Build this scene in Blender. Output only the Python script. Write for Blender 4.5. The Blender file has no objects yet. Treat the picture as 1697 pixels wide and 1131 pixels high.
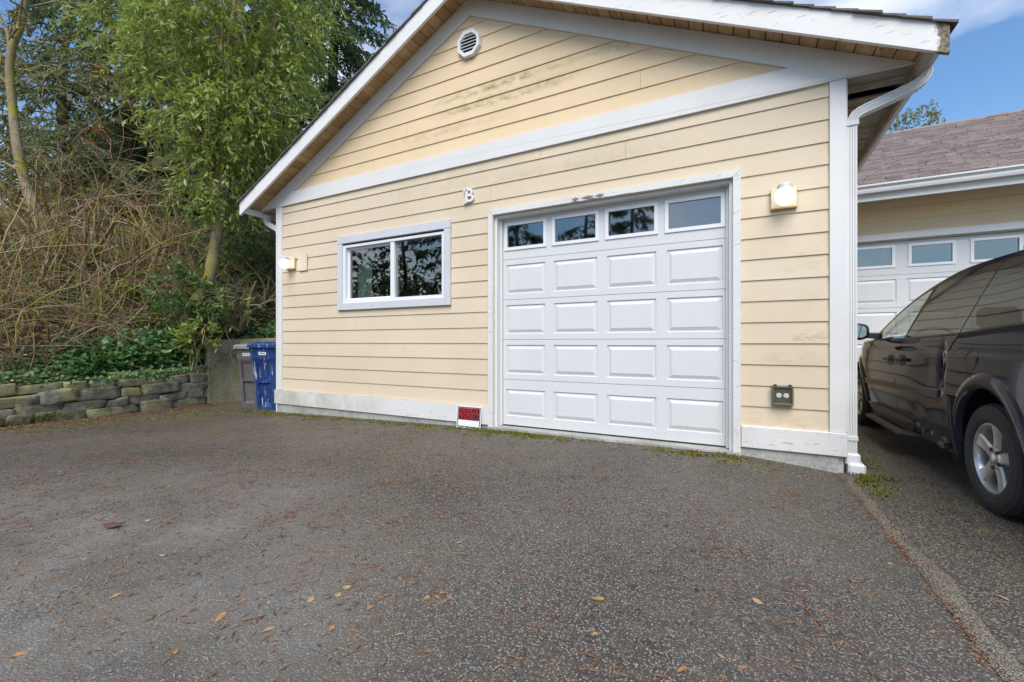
import bpy, bmesh, math, random
import numpy as np
from mathutils import Vector, Matrix, noise as mnoise

random.seed(7)
RNG = np.random.RandomState(11)
scene = bpy.context.scene
COL = scene.collection

# ------------------------------------------------------------------ camera
cam_data = bpy.data.cameras.new('camera')
cam_data.sensor_width = 36.0
cam_data.lens = 722 / 1697 * 36
cam_data.shift_y = 2.5 / 1697
cam_data.clip_end = 2000
cam = bpy.data.objects.new('camera', cam_data)
COL.objects.link(cam)
cam.location = (0, 0, 1.05)
cam.rotation_euler = (math.radians(90), 0, math.atan2(.466, .8846))
scene.camera = cam

# ------------------------------------------------------------------ sky, sun, exposure
SUN_EL, SUN_AZ = math.radians(50), math.radians(163)      # azimuth clockwise from +Y
world = bpy.data.worlds.new('World')
scene.world = world
world.use_nodes = True
wt = world.node_tree
wt.nodes.clear()
w_out = wt.nodes.new('ShaderNodeOutputWorld')
w_bg = wt.nodes.new('ShaderNodeBackground')
w_bg.inputs['Strength'].default_value = 0.085
w_sky = wt.nodes.new('ShaderNodeTexSky')
w_sky.sky_type = 'NISHITA'
w_sky.sun_disc = False
w_sky.sun_elevation = SUN_EL
w_sky.sun_rotation = SUN_AZ
w_sky.air_density = 1.5
w_sky.dust_density = 0.0
w_sky.ozone_density = 10.0
w_tc = wt.nodes.new('ShaderNodeTexCoord')
w_map = wt.nodes.new('ShaderNodeMapping')
w_map.inputs['Scale'].default_value = (1.1, 1.1, 2.6)
w_map.inputs['Location'].default_value = (5.3, 1.7, 0.9)
w_noise = wt.nodes.new('ShaderNodeTexNoise')
w_noise.inputs['Scale'].default_value = 1.5
w_noise.inputs['Detail'].default_value = 7
w_noise.inputs['Roughness'].default_value = 0.56
w_ramp = wt.nodes.new('ShaderNodeValToRGB')
w_ramp.color_ramp.elements[0].position = 0.45
w_ramp.color_ramp.elements[0].color = (0, 0, 0, 1)
w_ramp.color_ramp.elements[1].position = 0.77
w_ramp.color_ramp.elements[1].color = (.95, .95, .95, 1)
w_mix = wt.nodes.new('ShaderNodeMixRGB')
w_mix.inputs['Color2'].default_value = (9.0, 9.0, 9.2, 1)   # sunlit thin cloud
wt.links.new(w_tc.outputs['Generated'], w_map.inputs['Vector'])
wt.links.new(w_map.outputs[0], w_noise.inputs['Vector'])
wt.links.new(w_noise.outputs['Fac'], w_ramp.inputs['Fac'])
wt.links.new(w_ramp.outputs['Color'], w_mix.inputs['Fac'])
wt.links.new(w_sky.outputs['Color'], w_mix.inputs['Color1'])
wt.links.new(w_mix.outputs['Color'], w_bg.inputs['Color'])
wt.links.new(w_bg.outputs[0], w_out.inputs['Surface'])

sun_data = bpy.data.lights.new('sun', 'SUN')
sun_data.energy = 2.1
sun_data.angle = math.radians(45)
sun_data.color = (1.0, 0.93, 0.83)
sun = bpy.data.objects.new('sun', sun_data)
COL.objects.link(sun)
_sd = Vector((math.sin(SUN_AZ) * math.cos(SUN_EL), math.cos(SUN_AZ) * math.cos(SUN_EL), math.sin(SUN_EL)))
sun.rotation_euler = _sd.to_track_quat('Z', 'Y').to_euler()

vs = scene.view_settings
scene.display_settings.display_device = 'sRGB'
vs.view_transform = 'Standard'
vs.look = 'None'
vs.exposure = 1.02
vs.gamma = 1.0
vs.use_curve_mapping = False
scene.cycles.max_bounces = 8
scene.cycles.transparent_max_bounces = 12
scene.cycles.use_denoising = True

# ------------------------------------------------------------------ helpers: tagging, mesh building
def tag(o, label, cat, group=None, kind=None):
    if label: o['label'] = label
    if cat: o['category'] = cat
    if group: o['group'] = group
    if kind: o['kind'] = kind
    return o

def empty(name, loc, label, cat, group=None, rot=(0, 0, 0)):
    o = bpy.data.objects.new(name, None)
    COL.objects.link(o)
    o.location = loc
    o.rotation_euler = rot
    o.empty_display_size = .1
    return tag(o, label, cat, group)

def link(name, me, mat=None, parent=None, local=False, loc=None, rot=None, smooth=False):
    if mat is not None and not me.materials:
        me.materials.append(mat)
    if smooth:
        me.polygons.foreach_set('use_smooth', [True] * len(me.polygons))
    o = bpy.data.objects.new(name, me)
    COL.objects.link(o)
    if loc is not None: o.location = loc
    if rot is not None: o.rotation_euler = rot
    if parent is not None:
        o.parent = parent
        if not local and parent.type == 'EMPTY':
            o.matrix_parent_inverse = Matrix.Translation(-Vector(parent.location))
    return o

class MB:
    """collects verts and faces of ONE mesh"""
    def __init__(self):
        self.v, self.f = [], []
    def hexa(self, p):
        n = len(self.v)
        self.v += [tuple(q) for q in p]
        for a in ((0, 3, 2, 1), (4, 5, 6, 7), (0, 1, 5, 4), (1, 2, 6, 5), (2, 3, 7, 6), (3, 0, 4, 7)):
            self.f.append(tuple(n + i for i in a))
        return self
    def box(self, x0, x1, y0, y1, z0, z1):
        return self.hexa([(x0, y0, z0), (x1, y0, z0), (x1, y1, z0), (x0, y1, z0), (x0, y0, z1), (x1, y0, z1), (x1, y1, z1), (x0, y1, z1)])
    def cham(self, x0, x1, y0, y1, z0, z1, b=.01):
        """box with chamfered edges (44 triangles)"""
        n = len(self.v)
        bm = bmesh.new()
        bmesh.ops.create_cube(bm, size=1)
        for q in bm.verts:
            q.co = Vector((x0 + (q.co.x + .5) * (x1 - x0), y0 + (q.co.y + .5) * (y1 - y0), z0 + (q.co.z + .5) * (z1 - z0)))
        bmesh.ops.bevel(bm, geom=bm.edges[:], offset=b, segments=1, affect='EDGES')
        bm.verts.index_update()
        self.v += [tuple(q.co) for q in bm.verts]
        self.f += [tuple(n + q.index for q in f.verts) for f in bm.faces]
        bm.free()
        return self
    def poly(self, pts):
        n = len(self.v)
        self.v += [tuple(q) for q in pts]
        self.f.append(tuple(range(n, n + len(pts))))
        return self
    def prism(self, pts, off):
        """closed polygon extruded by the vector off"""
        n, m = len(self.v), len(pts)
        self.v += [tuple(q) for q in pts]
        self.v += [tuple(Vector(q) + Vector(off)) for q in pts]
        self.f.append(tuple(range(n + m - 1, n - 1, -1)))
        self.f.append(tuple(range(n + m, n + 2 * m)))
        for i in range(m):
            j = (i + 1) % m
            self.f.append((n + i, n + j, n + m + j, n + m + i))
        return self
    def tube(self, pts, r, k=6, cap=True):
        pts = [Vector(p) for p in pts]
        rs = list(r) if hasattr(r, '__len__') else [r] * len(pts)
        n0 = len(self.v)
        up = Vector((0, 0, 1))
        for i, p in enumerate(pts):
            d = (pts[min(i + 1, len(pts) - 1)] - pts[max(i - 1, 0)]).normalized()
            a = d.cross(up)
            if a.length < .1: a = d.cross(Vector((1, 0, 0)))
            a.normalize()
            b = d.cross(a)
            for q in range(k):
                t = 2 * math.pi * q / k
                self.v.append(tuple(p + (a * math.cos(t) + b * math.sin(t)) * rs[i]))
        for i in range(len(pts) - 1):
            for q in range(k):
                q2 = (q + 1) % k
                self.f.append((n0 + i * k + q, n0 + i * k + q2, n0 + (i + 1) * k + q2, n0 + (i + 1) * k + q))
        if cap:
            self.f.append(tuple(n0 + q for q in range(k))[::-1])
            e = n0 + (len(pts) - 1) * k
            self.f.append(tuple(e + q for q in range(k)))
        return self
    def lathe(self, prof, axis='x', c=(0, 0, 0), k=32, close=False):
        """prof = [(a, r)] along the axis; closed loop when close"""
        n0, m = len(self.v), len(prof)
        for q in range(k):
            t = 2 * math.pi * q / k
            for (a, r) in prof:
                if axis == 'x': p = (c[0] + a, c[1] + r * math.cos(t), c[2] + r * math.sin(t))
                elif axis == 'y': p = (c[0] + r * math.cos(t), c[1] + a, c[2] + r * math.sin(t))
                else: p = (c[0] + r * math.cos(t), c[1] + r * math.sin(t), c[2] + a)
                self.v.append(p)
        for q in range(k):
            q2 = (q + 1) % k
            for i in range(m if close else m - 1):
                j = (i + 1) % m
                self.f.append((n0 + q * m + i, n0 + q2 * m + i, n0 + q2 * m + j, n0 + q * m + j))
        return self
    def grid(self, rows):
        """rows of equally many points -> quads"""
        n0, m = len(self.v), len(rows[0])
        for r in rows: self.v += [tuple(p) for p in r]
        for i in range(len(rows) - 1):
            for j in range(m - 1):
                self.f.append((n0 + i * m + j, n0 + i * m + j + 1, n0 + (i + 1) * m + j + 1, n0 + (i + 1) * m + j))
        return self
    def mesh(self, name='m', fix=True):
        me = bpy.data.meshes.new(name)
        me.from_pydata(self.v, [], self.f)
        if fix:
            bm = bmesh.new(); bm.from_mesh(me)
            bmesh.ops.recalc_face_normals(bm, faces=bm.faces[:])
            bm.to_mesh(me); bm.free()
        me.update()
        return me
    def build(self, name, mat, parent=None, smooth=False, fix=True, **kw):
        return link(name, self.mesh(name, fix), mat, parent, smooth=smooth, **kw)

def np_mesh(name, V, F):
    """fast triangle / quad mesh from numpy arrays"""
    me = bpy.data.meshes.new(name)
    k = F.shape[1]
    me.vertices.add(len(V)); me.vertices.foreach_set('co', np.ascontiguousarray(V, dtype=np.float32).ravel())
    me.loops.add(F.size); me.loops.foreach_set('vertex_index', np.ascontiguousarray(F, dtype=np.int32).ravel())
    me.polygons.add(len(F)); me.polygons.foreach_set('loop_start', np.arange(0, F.size, k, dtype=np.int32))
    me.polygons.foreach_set('loop_total', np.full(len(F), k, dtype=np.int32))
    me.update(calc_edges=True)
    me.validate()
    return me

def smooth_by_angle(o, deg=35):
    me = o.data
    me.polygons.foreach_set('use_smooth', [True] * len(me.polygons))
    bm = bmesh.new(); bm.from_mesh(me)
    lim = math.radians(deg)
    for e in bm.edges:
        if len(e.link_faces) == 2:
            e.smooth = e.calc_face_angle(0) < lim
    bm.to_mesh(me); bm.free()

def text_mesh(s, size, depth=0.0, spacing=1.0, bold=0.0):
    cu = bpy.data.curves.new('txt', 'FONT')
    cu.body = s; cu.size = size; cu.extrude = depth; cu.offset = bold
    cu.align_x = 'CENTER'; cu.align_y = 'CENTER'; cu.space_character = spacing
    o = bpy.data.objects.new('txt', cu)
    COL.objects.link(o)
    bpy.context.view_layer.update()
    me = bpy.data.meshes.new_from_object(o)
    bpy.data.objects.remove(o)
    bpy.data.curves.remove(cu)
    return me

# ------------------------------------------------------------------ helpers: materials
class NT:
    def __init__(self, name):
        self.m = bpy.data.materials.new(name)
        self.m.use_nodes = True
        self.t = self.m.node_tree
        self.b = self.t.nodes['Principled BSDF']
        self.out = self.t.nodes['Material Output']
        self._pos = None
    def n(self, typ, **kw):
        nd = self.t.nodes.new(typ)
        for k, v in kw.items(): setattr(nd, k, v)
        return nd
    def put(self, sock, val):
        if isinstance(val, bpy.types.NodeSocket): self.t.links.new(val, sock)
        elif isinstance(val, (tuple, list)) and len(val) == 3 and sock.type == 'RGBA': sock.default_value = (*val, 1)
        else: sock.default_value = val
    def pos(self, scale=(1, 1, 1), obj=False):
        if obj: src = self.n('ShaderNodeTexCoord').outputs['Object']
        else: src = self.n('ShaderNodeNewGeometry').outputs['Position']
        mp = self.n('ShaderNodeMapping')
        mp.inputs['Scale'].default_value = scale
        self.t.links.new(src, mp.inputs['Vector'])
        return mp.outputs[0]
    def noise(self, scale, detail=4, rough=.55, vec=None, dist=0):
        nd = self.n('ShaderNodeTexNoise')
        self.t.links.new(vec if vec is not None else self.pos(), nd.inputs['Vector'])
        nd.inputs['Scale'].default_value = scale; nd.inputs['Detail'].default_value = detail
        nd.inputs['Roughness'].default_value = rough; nd.inputs['Distortion'].default_value = dist
        return nd.outputs['Fac']
    def voronoi(self, scale, vec=None, feature='F1'):
        nd = self.n('ShaderNodeTexVoronoi', feature=feature)
        self.t.links.new(vec if vec is not None else self.pos(), nd.inputs['Vector'])
        nd.inputs['Scale'].default_value = scale
        return nd
    def ramp(self, fac, stops):
        nd = self.n('ShaderNodeValToRGB')
        el = nd.color_ramp.elements
        while len(el) < len(stops): el.new(.5)
        for e, (p, c) in zip(el, stops):
            e.position = p
            e.color = (c, c, c, 1) if isinstance(c, (int, float)) else (*c, 1)
        self.put(nd.inputs['Fac'], fac)
        return nd.outputs['Color']
    def mix(self, fac, a, b, blend='MIX'):
        nd = self.n('ShaderNodeMixRGB', blend_type=blend)
        self.put(nd.inputs['Fac'], fac); self.put(nd.inputs['Color1'], a); self.put(nd.inputs['Color2'], b)
        return nd.outputs['Color']
    def math(self, op, a, b=0.0, c=0.0, clamp=False):
        nd = self.n('ShaderNodeMath', operation=op, use_clamp=clamp)
        self.put(nd.inputs[0], a); self.put(nd.inputs[1], b); self.put(nd.inputs[2], c)
        return nd.outputs[0]
    def xyz(self):
        s = self.n('ShaderNodeSeparateXYZ')
        self.t.links.new(self.n('ShaderNodeNewGeometry').outputs['Position'], s.inputs[0])
        return s.outputs
    def spot(self, cx, cz, rx, rz, axes='XZ'):
        """soft elliptical mask in world space, 1 at the centre"""
        o = self.xyz()
        a = self.math('DIVIDE', self.math('SUBTRACT', o[axes[0]], cx), rx)
        b = self.math('DIVIDE', self.math('SUBTRACT', o[axes[1]], cz), rz)
        d = self.math('ADD', self.math('MULTIPLY', a, a), self.math('MULTIPLY', b, b))
        return self.math('SUBTRACT', 1.0, d, clamp=True)
    def objrand(self): return self.n('ShaderNodeObjectInfo').outputs['Random']
    def islrand(self): return self.n('ShaderNodeNewGeometry').outputs['Random Per Island']
    def bump(self, h, strength=.3, dist=.01):
        nd = self.n('ShaderNodeBump')
        nd.inputs['Strength'].default_value = strength; nd.inputs['Distance'].default_value = dist
        self.put(nd.inputs['Height'], h)
        self.t.links.new(nd.outputs[0], self.b.inputs['Normal'])
        return nd.outputs[0]
    def set(self, color=None, rough=None, metal=None, spec=None, coat=None, emis=None, estr=None):
        i = self.b.inputs
        if color is not None: self.put(i['Base Color'], color)
        if rough is not None: self.put(i['Roughness'], rough)
        if metal is not None: self.put(i['Metallic'], metal)
        if spec is not None: self.put(i['Specular IOR Level'], spec)
        if coat is not None: self.put(i['Coat Weight'], coat)
        if emis is not None: self.put(i['Emission Color'], emis)
        if estr is not None: self.put(i['Emission Strength'], estr)
        return self

def plain(name, col, rough=.5, metal=0, var=.12, scale=6, bump=0, spec=.5):
    t = NT(name)
    nz = t.noise(scale, 5)
    lo = tuple(c * (1 - var) for c in col); hi = tuple(min(1, c * (1 + var)) for c in col)
    t.set(t.ramp(nz, [(.3, lo), (.7, hi)]), rough, metal, spec)
    if bump: t.bump(t.noise(scale * 12, 3), bump, .004)
    return t.m

def m_siding(name, a, b, lo, mid, hi):
    t = NT(name)
    grain = t.noise(1.0, 5, .6, t.pos((2.2, 2.2, 70)))
    big = t.noise(1.3, 4)
    c = t.mix(t.ramp(big, [(.3, 0), (.75, 1)]), a, b)
    c = t.mix(.16, c, t.ramp(t.objrand(), [(0, lo), (.5, mid), (1, hi)]))
    c = t.mix(t.math('MULTIPLY', t.ramp(grain, [(.55, 0), (.8, 1)]), .10), c, (.5, .40, .24))
    st = None
    for (cx, cz, rx, rz, k) in ((-2.55, 4.02, 1.25, .22, 1.0), (-1.5, 4.1, .9, .15, .45), (-3.3, 3.72, 1.1, .16, .4), (.52, 1.1, .16, .07, .9), (.5, 1.74, .3, .10, .5),
                                (.45, .90, .35, .12, .25), (.35, .38, .5, .12, .35), (-1.6, 3.0, 1.3, .2, .28), (-3.2, 3.1, 1.4, .15, .3)):
        s = t.math('MULTIPLY', t.spot(cx, cz, rx, rz), k)
        st = s if st is None else t.math('MAXIMUM', st, s)
    streak = t.ramp(t.noise(1.0, 6, .7, t.pos((9, 9, 16))), [(.38, 0), (.7, 1)])
    rowpos = t.math('FRACT', t.math('DIVIDE', t.math('SUBTRACT', t.xyz()['Z'], .287 + .02), .189))
    low = t.ramp(rowpos, [(.0, 1.0), (.75, .12), (1, 0.6)])
    fac = t.math('MULTIPLY', t.math('MULTIPLY', st, streak), t.math('MULTIPLY', low, 1.5), clamp=True)
    c = t.mix(fac, c, (.27, .22, .075))
    dots = t.ramp(t.noise(38, 2), [(.765, 0), (.78, 1)])
    c = t.mix(t.math('MULTIPLY', dots, .6), c, (.16, .13, .07))
    dirt = t.ramp(t.noise(3.5, 6, .65, t.pos((1, 1, .5))), [(.45, 0), (.8, 1)])
    c = t.mix(t.math('MULTIPLY', dirt, .12), c, (.40, .33, .2))
    t.set(c, .62, spec=.3)
    t.bump(grain, .35, .004)
    return t.m

def m_white(name, base=(.705, .70, .69), peel=.0, rough=.5, dirt=.12, grain=(1.5, 1.5, 45), splash=0, stain=0):
    t = NT(name)
    g = t.noise(1.0, 5, .6, t.pos(grain))
    d = t.ramp(t.noise(2.2, 6, .65), [(.42, 0), (.8, 1)])
    c = t.mix(t.math('MULTIPLY', d, dirt * 1.6), base, (.44, .43, .40))
    specks = t.ramp(t.noise(75, 3), [(.71 - peel * .04, 0), (.74 - peel * .04, 1)])
    c = t.mix(t.math('MULTIPLY', specks, .5 + .4 * peel), c, (.16, .15, .13))
    if peel:
        pm = t.ramp(t.noise(1.0, 6, .7, t.pos((10, 10, 46))), [(.66 - peel * .05, 0), (.68 - peel * .05, 1)])
        c = t.mix(t.math('MULTIPLY', pm, .75), c, (.30, .28, .25))
    if splash:          # grit splashed up from the drive
        zz = t.ramp(t.xyz()['Z'], [(.06, 1), (.16, .75), (.42, .12), (.8, 0)])
        sp = t.ramp(t.noise(90, 4, .7), [(.52, 0), (.66, 1)])
        c = t.mix(t.math('MULTIPLY', t.math('MULTIPLY', zz, sp), splash), c, (.27, .26, .24))
        sm = t.ramp(t.noise(1.0, 5, .6, t.pos((3, 3, .8))), [(.5, 0), (.75, 1)])
        c = t.mix(t.math('MULTIPLY', sm, .10), c, (.42, .42, .41))
    if stain:           # algae on the left end of the skirt board
        st_ = t.math('MULTIPLY', t.spot(-6.3, .15, 2.2, .25), t.ramp(t.noise(1.0, 6, .7, t.pos((5, 5, 3))), [(.35, .15), (.65, 1)]))
        c = t.mix(t.math('MULTIPLY', st_, .75), c, (.33, .31, .22))
    t.set(c, rough, spec=.35)
    t.bump(g, .18, .003)
    return t.m

MAT = {}
MAT['siding'] = m_siding('cream_siding_paint', (.625, .525, .385), (.675, .57, .425), (.58, .475, .33), (.68, .57, .42), (.77, .675, .53))
MAT['siding_gable'] = m_siding('peach_cream_siding_paint', (.72, .555, .355), (.765, .60, .395), (.64, .49, .30), (.745, .575, .37), (.82, .67, .46))
MAT['white'] = m_white('white_trim_paint')
MAT['white_peel'] = m_white('white_peeling_paint', (.695, .69, .68), peel=.8, dirt=.2, stain=1)
MAT['white_grey'] = m_white('weathered_window_paint', (.58, .60, .645), peel=.35, dirt=.18)
MAT['door_white'] = m_white('door_enamel', (.645, .65, .66), rough=.42, dirt=.07, grain=(3, 3, 90), splash=.7)
MAT['gutter_white'] = m_white('gutter_aluminium', (.685, .685, .675), rough=.35, dirt=.25, grain=(1, 1, 8))
MAT['vinyl'] = plain('white_vinyl', (.76, .77, .78), .3, var=.02)

def m_barge():
    t = NT('barge_board_paint')
    g = t.noise(1.0, 6, .65, t.pos((7, 7, 60)))
    d = t.ramp(t.noise(2.2, 6, .65), [(.42, 0), (.8, 1)])
    c = t.mix(t.math('MULTIPLY', d, .16), (.74, .74, .73), (.47, .46, .43))
    pm = t.ramp(g, [(.63, 0), (.66, 1)])
    o = t.xyz()
    right = t.ramp(t.math('DIVIDE', t.math('ADD', o['X'], 3), 4.3), [(.0, .2), (1, .9)])
    c = t.mix(t.math('MULTIPLY', pm, right), c, (.34, .32, .29))
    e = t.math('MULTIPLY', t.math('SUBTRACT', o['X'], 1.17), 7.5)
    nz = t.noise(14, 6, .7, t.pos((1.2, 1, .8)))
    rot = t.ramp(t.math('ADD', t.math('MULTIPLY', e, .5), nz), [(.72, 0), (.80, 1)])
    c = t.mix(rot, c, t.ramp(t.noise(60, 3), [(.35, (.05, .04, .025)), (.65, (.27, .22, .15))]))
    t.set(c, .6, spec=.3)
    t.bump(g, .4, .004)
    return t.m
MAT['barge'] = m_barge()

def m_wood(name, a, b, axis=(3, 3, 3), dark=(.07, .045, .025)):
    t = NT(name)
    g = t.noise(1.0, 6, .6, t.pos(axis), 1.2)
    c = t.ramp(g, [(.3, a), (.7, b)])
    c = t.mix(t.math('MULTIPLY', t.objrand(), .55), c, tuple(q * .52 for q in a))
    kn = t.voronoi(5.5)
    c = t.mix(t.ramp(kn.outputs['Distance'], [(.03, .85), (.10, 0)]), c, dark)
    c = t.mix(t.math('MULTIPLY', t.ramp(t.noise(4, 6, .7), [(.45, 0), (.75, 1)]), .5), c, dark)
    t.set(c, .75, spec=.2)
    t.bump(g, .4, .004)
    return t.m
MAT['soffit'] = m_wood('weathered_soffit_wood', (.46, .29, .145), (.66, .455, .25), (18, 2.5, 18))
MAT['soffit_grey'] = m_wood('grey_soffit_wood', (.42, .34, .27), (.62, .54, .46), (2.5, 18, 18))

def m_shingle(name, a, b):
    t = NT(name)
    r = t.islrand()
    c = t.ramp(r, [(0, a), (.35, tuple((x + y) / 2 for x, y in zip(a, b))), (.7, b), (1, tuple(x * .75 for x in a))])
    gr = t.noise(160, 2)
    c = t.mix(.35, c, t.ramp(gr, [(.35, (.05, .04, .045)), (.65, (.42, .37, .36))]))
    big = t.ramp(t.noise(.9, 5), [(.4, 0), (.75, 1)])
    c = t.mix(t.math('MULTIPLY', big, .3), c, (.24, .20, .19))
    t.set(c, .85, spec=.2)
    t.bump(gr, .5, .004)
    return t.m
MAT['shingle'] = m_shingle('asphalt_shingle', (.14, .105, .10), (.33, .265, .25))
MAT['shingle_dark'] = m_shingle('dark_asphalt_shingle', (.05, .045, .04), (.12, .105, .085))

def m_concrete(name, base=(.36, .35, .32), moss=.3):
    t = NT(name)
    n1 = t.noise(3, 6, .65); n2 = t.noise(45, 3)
    c = t.ramp(n1, [(.3, tuple(q * .6 for q in base)), (.7, tuple(min(1, q * 1.2) for q in base))])
    c = t.mix(.25, c, t.ramp(n2, [(.35, (.08, .08, .07)), (.65, (.55, .54, .5))]))
    ms = t.ramp(t.noise(2.2, 6, .7, t.pos((1, 1, .45))), [(.5, 0), (.68, 1)])
    c = t.mix(t.math('MULTIPLY', ms, moss), c, (.13, .14, .03))
    t.set(c, .85, spec=.25)
    t.bump(n2, .5, .004)
    return t.m
MAT['concrete'] = m_concrete('foundation_concrete', (.42, .42, .40), .25)
MAT['concrete_moss'] = m_concrete('mossy_concrete', (.225, .205, .125), 1.0)

def m_asphalt(name, tones, scale=150, moss=.6, brown=.5, rough=.62):
    t = NT(name)
    vo = t.voronoi(scale)
    col = t.n('ShaderNodeSeparateColor')
    t.t.links.new(vo.outputs['Color'], col.inputs[0])
    stone = t.ramp(col.outputs[0], tones)
    edge = t.ramp(vo.outputs['Distance'], [(.25, 0), (.62, 1)])
    c = t.mix(edge, stone, (.016, .015, .013))
    # worn, damp and dirty areas with their own shapes
    wear = t.ramp(t.noise(.55, 6, .6), [(.36, 0), (.66, 1)])
    c = t.mix(t.math('MULTIPLY', wear, .34), c, (.205, .196, .18))
    damp = t.ramp(t.noise(.42, 5, .55, t.pos((1, .8, 1)), .6), [(.47, 0), (.60, 1)])
    c = t.mix(t.math('MULTIPLY', damp, .30), c, (.055, .05, .044))
    dk = t.ramp(t.noise(1.1, 6, .65, t.pos((1.2, .7, 1))), [(.48, 0), (.72, 1)])
    c = t.mix(t.math('MULTIPLY', dk, .38), c, (.05, .046, .042))
    v2 = t.voronoi(64)
    sc2 = t.n('ShaderNodeSeparateColor'); t.t.links.new(v2.outputs['Color'], sc2.inputs[0])
    big = t.math('MULTIPLY', t.ramp(sc2.outputs[0], [(.66, 0), (.70, 1)]), t.ramp(v2.outputs['Distance'], [(.24, 1), (.34, 0)]))
    c = t.mix(t.math('MULTIPLY', big, .6), c, t.ramp(sc2.outputs[1], [(0, (.10, .095, .09)), (.6, (.28, .265, .245)), (1, (.46, .43, .39))]))
    pale = t.math('MULTIPLY', t.spot(-3.2, .9, 2.6, 1.7, 'XY'), t.ramp(t.noise(1.6, 6, .7), [(.35, .2), (.65, 1)]))  # paler tone set by position, fading out around the left foreground
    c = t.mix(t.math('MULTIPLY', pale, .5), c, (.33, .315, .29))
    fine = t.noise(2.4, 8, .75)
    film = t.ramp(t.noise(7, 7, .75, t.pos((1, 2.2, 1))), [(.46, 0), (.68, 1)])
    c = t.mix(t.math('MULTIPLY', film, brown * .95), c, (.15, .10, .062))
    o = t.xyz()
    left = t.ramp(t.math('DIVIDE', t.math('ADD', o['X'], 9.0), 9.0), [(.0, 1.0), (.55, .62), (1, .30)])
    br = t.ramp(fine, [(.50, 0), (.70, 1)])
    c = t.mix(t.math('MULTIPLY', t.math('MULTIPLY', br, left), brown), c, (.165, .095, .05))
    ol = t.ramp(t.noise(1.3, 7, .7, t.pos((.8, 1.6, 1))), [(.44, 0), (.64, 1)])
    c = t.mix(t.math('MULTIPLY', t.math('MULTIPLY', ol, left), brown * .8), c, (.115, .11, .055))
    if moss:
        near = t.ramp(t.math('DIVIDE', o['Y'], 5.0), [(.45, .10), (.80, .45), (.93, 1.0)])
        mn = t.ramp(t.noise(1.9, 8, .75), [(.50, 0), (.64, 1)])
        grain = t.ramp(t.noise(70, 3), [(.4, .15), (.6, 1)])
        c = t.mix(t.math('MULTIPLY', t.math('MULTIPLY', t.math('MULTIPLY', mn, near), grain), moss), c, (.13, .15, .02))
    t.set(c, t.ramp(t.noise(.8, 5), [(.35, rough - .14), (.7, rough + .1)]), spec=.45)
    t.bump(t.math('ADD', t.math('MULTIPLY', vo.outputs['Distance'], -1.0), t.math('MULTIPLY', t.noise(30, 4), .6)), .7, .006)
    return t.m
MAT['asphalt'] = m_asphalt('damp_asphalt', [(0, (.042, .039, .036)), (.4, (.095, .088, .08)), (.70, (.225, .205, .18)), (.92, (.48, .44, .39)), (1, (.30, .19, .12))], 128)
MAT['aggregate'] = m_asphalt('exposed_aggregate', [(0, (.05, .045, .04)), (.35, (.13, .11, .085)), (.7, (.26, .22, .165)), (.92, (.42, .36, .27)), (1, (.36, .24, .13))], 105, .35, .25)
MAT['strip'] = m_asphalt('dirty_concrete_strip', [(0, (.24, .19, .13)), (.4, (.42, .34, .235)), (.8, (.54, .45, .33)), (1, (.62, .55, .43))], 190, .3, .3, .75)
MAT['soil'] = plain('leaf_mould_soil', (.085, .056, .036), .95, var=.5, scale=5, bump=.6)
MAT['earth'] = plain('far_earth', (.09, .085, .05), .95, var=.4, scale=.4)

def m_glass(name, tint=(1, 1, 1), ior=1.5, rough=0.0, trans=1.0, boost=1.0):
    t = NT(name)
    t.t.nodes.remove(t.b)
    lw = t.n('ShaderNodeLayerWeight'); lw.inputs['Blend'].default_value = .5
    f0 = ((ior - 1) / (ior + 1)) ** 2
    fres = t.math('ADD', f0, t.math('MULTIPLY', t.math('POWER', lw.outputs['Facing'], 5.0), 1 - f0))   # same from either side
    tr = t.n('ShaderNodeBsdfTransparent'); t.put(tr.inputs['Color'], tint)
    gl = t.n('ShaderNodeBsdfGlossy'); gl.inputs['Roughness'].default_value = rough
    t.put(gl.inputs['Color'], (.97, .95, .92))
    mx = t.n('ShaderNodeMixShader')
    t.put(mx.inputs[0], t.math('MULTIPLY', fres, boost, clamp=True))
    t.t.links.new(tr.outputs[0], mx.inputs[1]); t.t.links.new(gl.outputs[0], mx.inputs[2])
    t.t.links.new(mx.outputs[0], t.out.inputs['Surface'])
    return t.m
MAT['glass'] = m_glass('window_glass', (.72, .76, .74), 2.3)
MAT['door_glass'] = m_glass('dusty_door_glass', (.40, .42, .42), 2.7, .03)
MAT['dark'] = plain('interior_dark', (.05, .05, .048), .9)
MAT['interior'] = plain('interior_plaster', (.50, .49, .45), .9)
MAT['black'] = plain('black_plastic', (.018, .018, .019), .45, bump=.05)

def m_leaf(name, cols, rough=.45, trans=.3):
    t = NT(name)
    c = t.ramp(t.islrand(), [(i / (len(cols) - 1), q) for i, q in enumerate(cols)])
    t.set(c, rough, spec=.4)
    tr = t.n('ShaderNodeBsdfTranslucent'); t.put(tr.inputs['Color'], t.mix(.4, c, (.22, .28, .03)))
    mx = t.n('ShaderNodeMixShader'); mx.inputs[0].default_value = trans
    t.t.links.new(t.b.outputs[0], mx.inputs[1]); t.t.links.new(tr.outputs[0], mx.inputs[2])
    t.t.links.new(mx.outputs[0], t.out.inputs['Surface'])
    return t.m
MAT['leaf_bright'] = m_leaf('fresh_laurel_leaves', [(.15, .23, .035), (.27, .37, .07), (.40, .50, .11), (.20, .30, .055), (.58, .62, .27)], .3, .42)
MAT['leaf_laurel'] = m_leaf('dark_laurel_leaves', [(.055, .13, .035), (.10, .20, .055), (.16, .27, .07), (.08, .165, .045), (.30, .40, .17)], .28)
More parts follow.
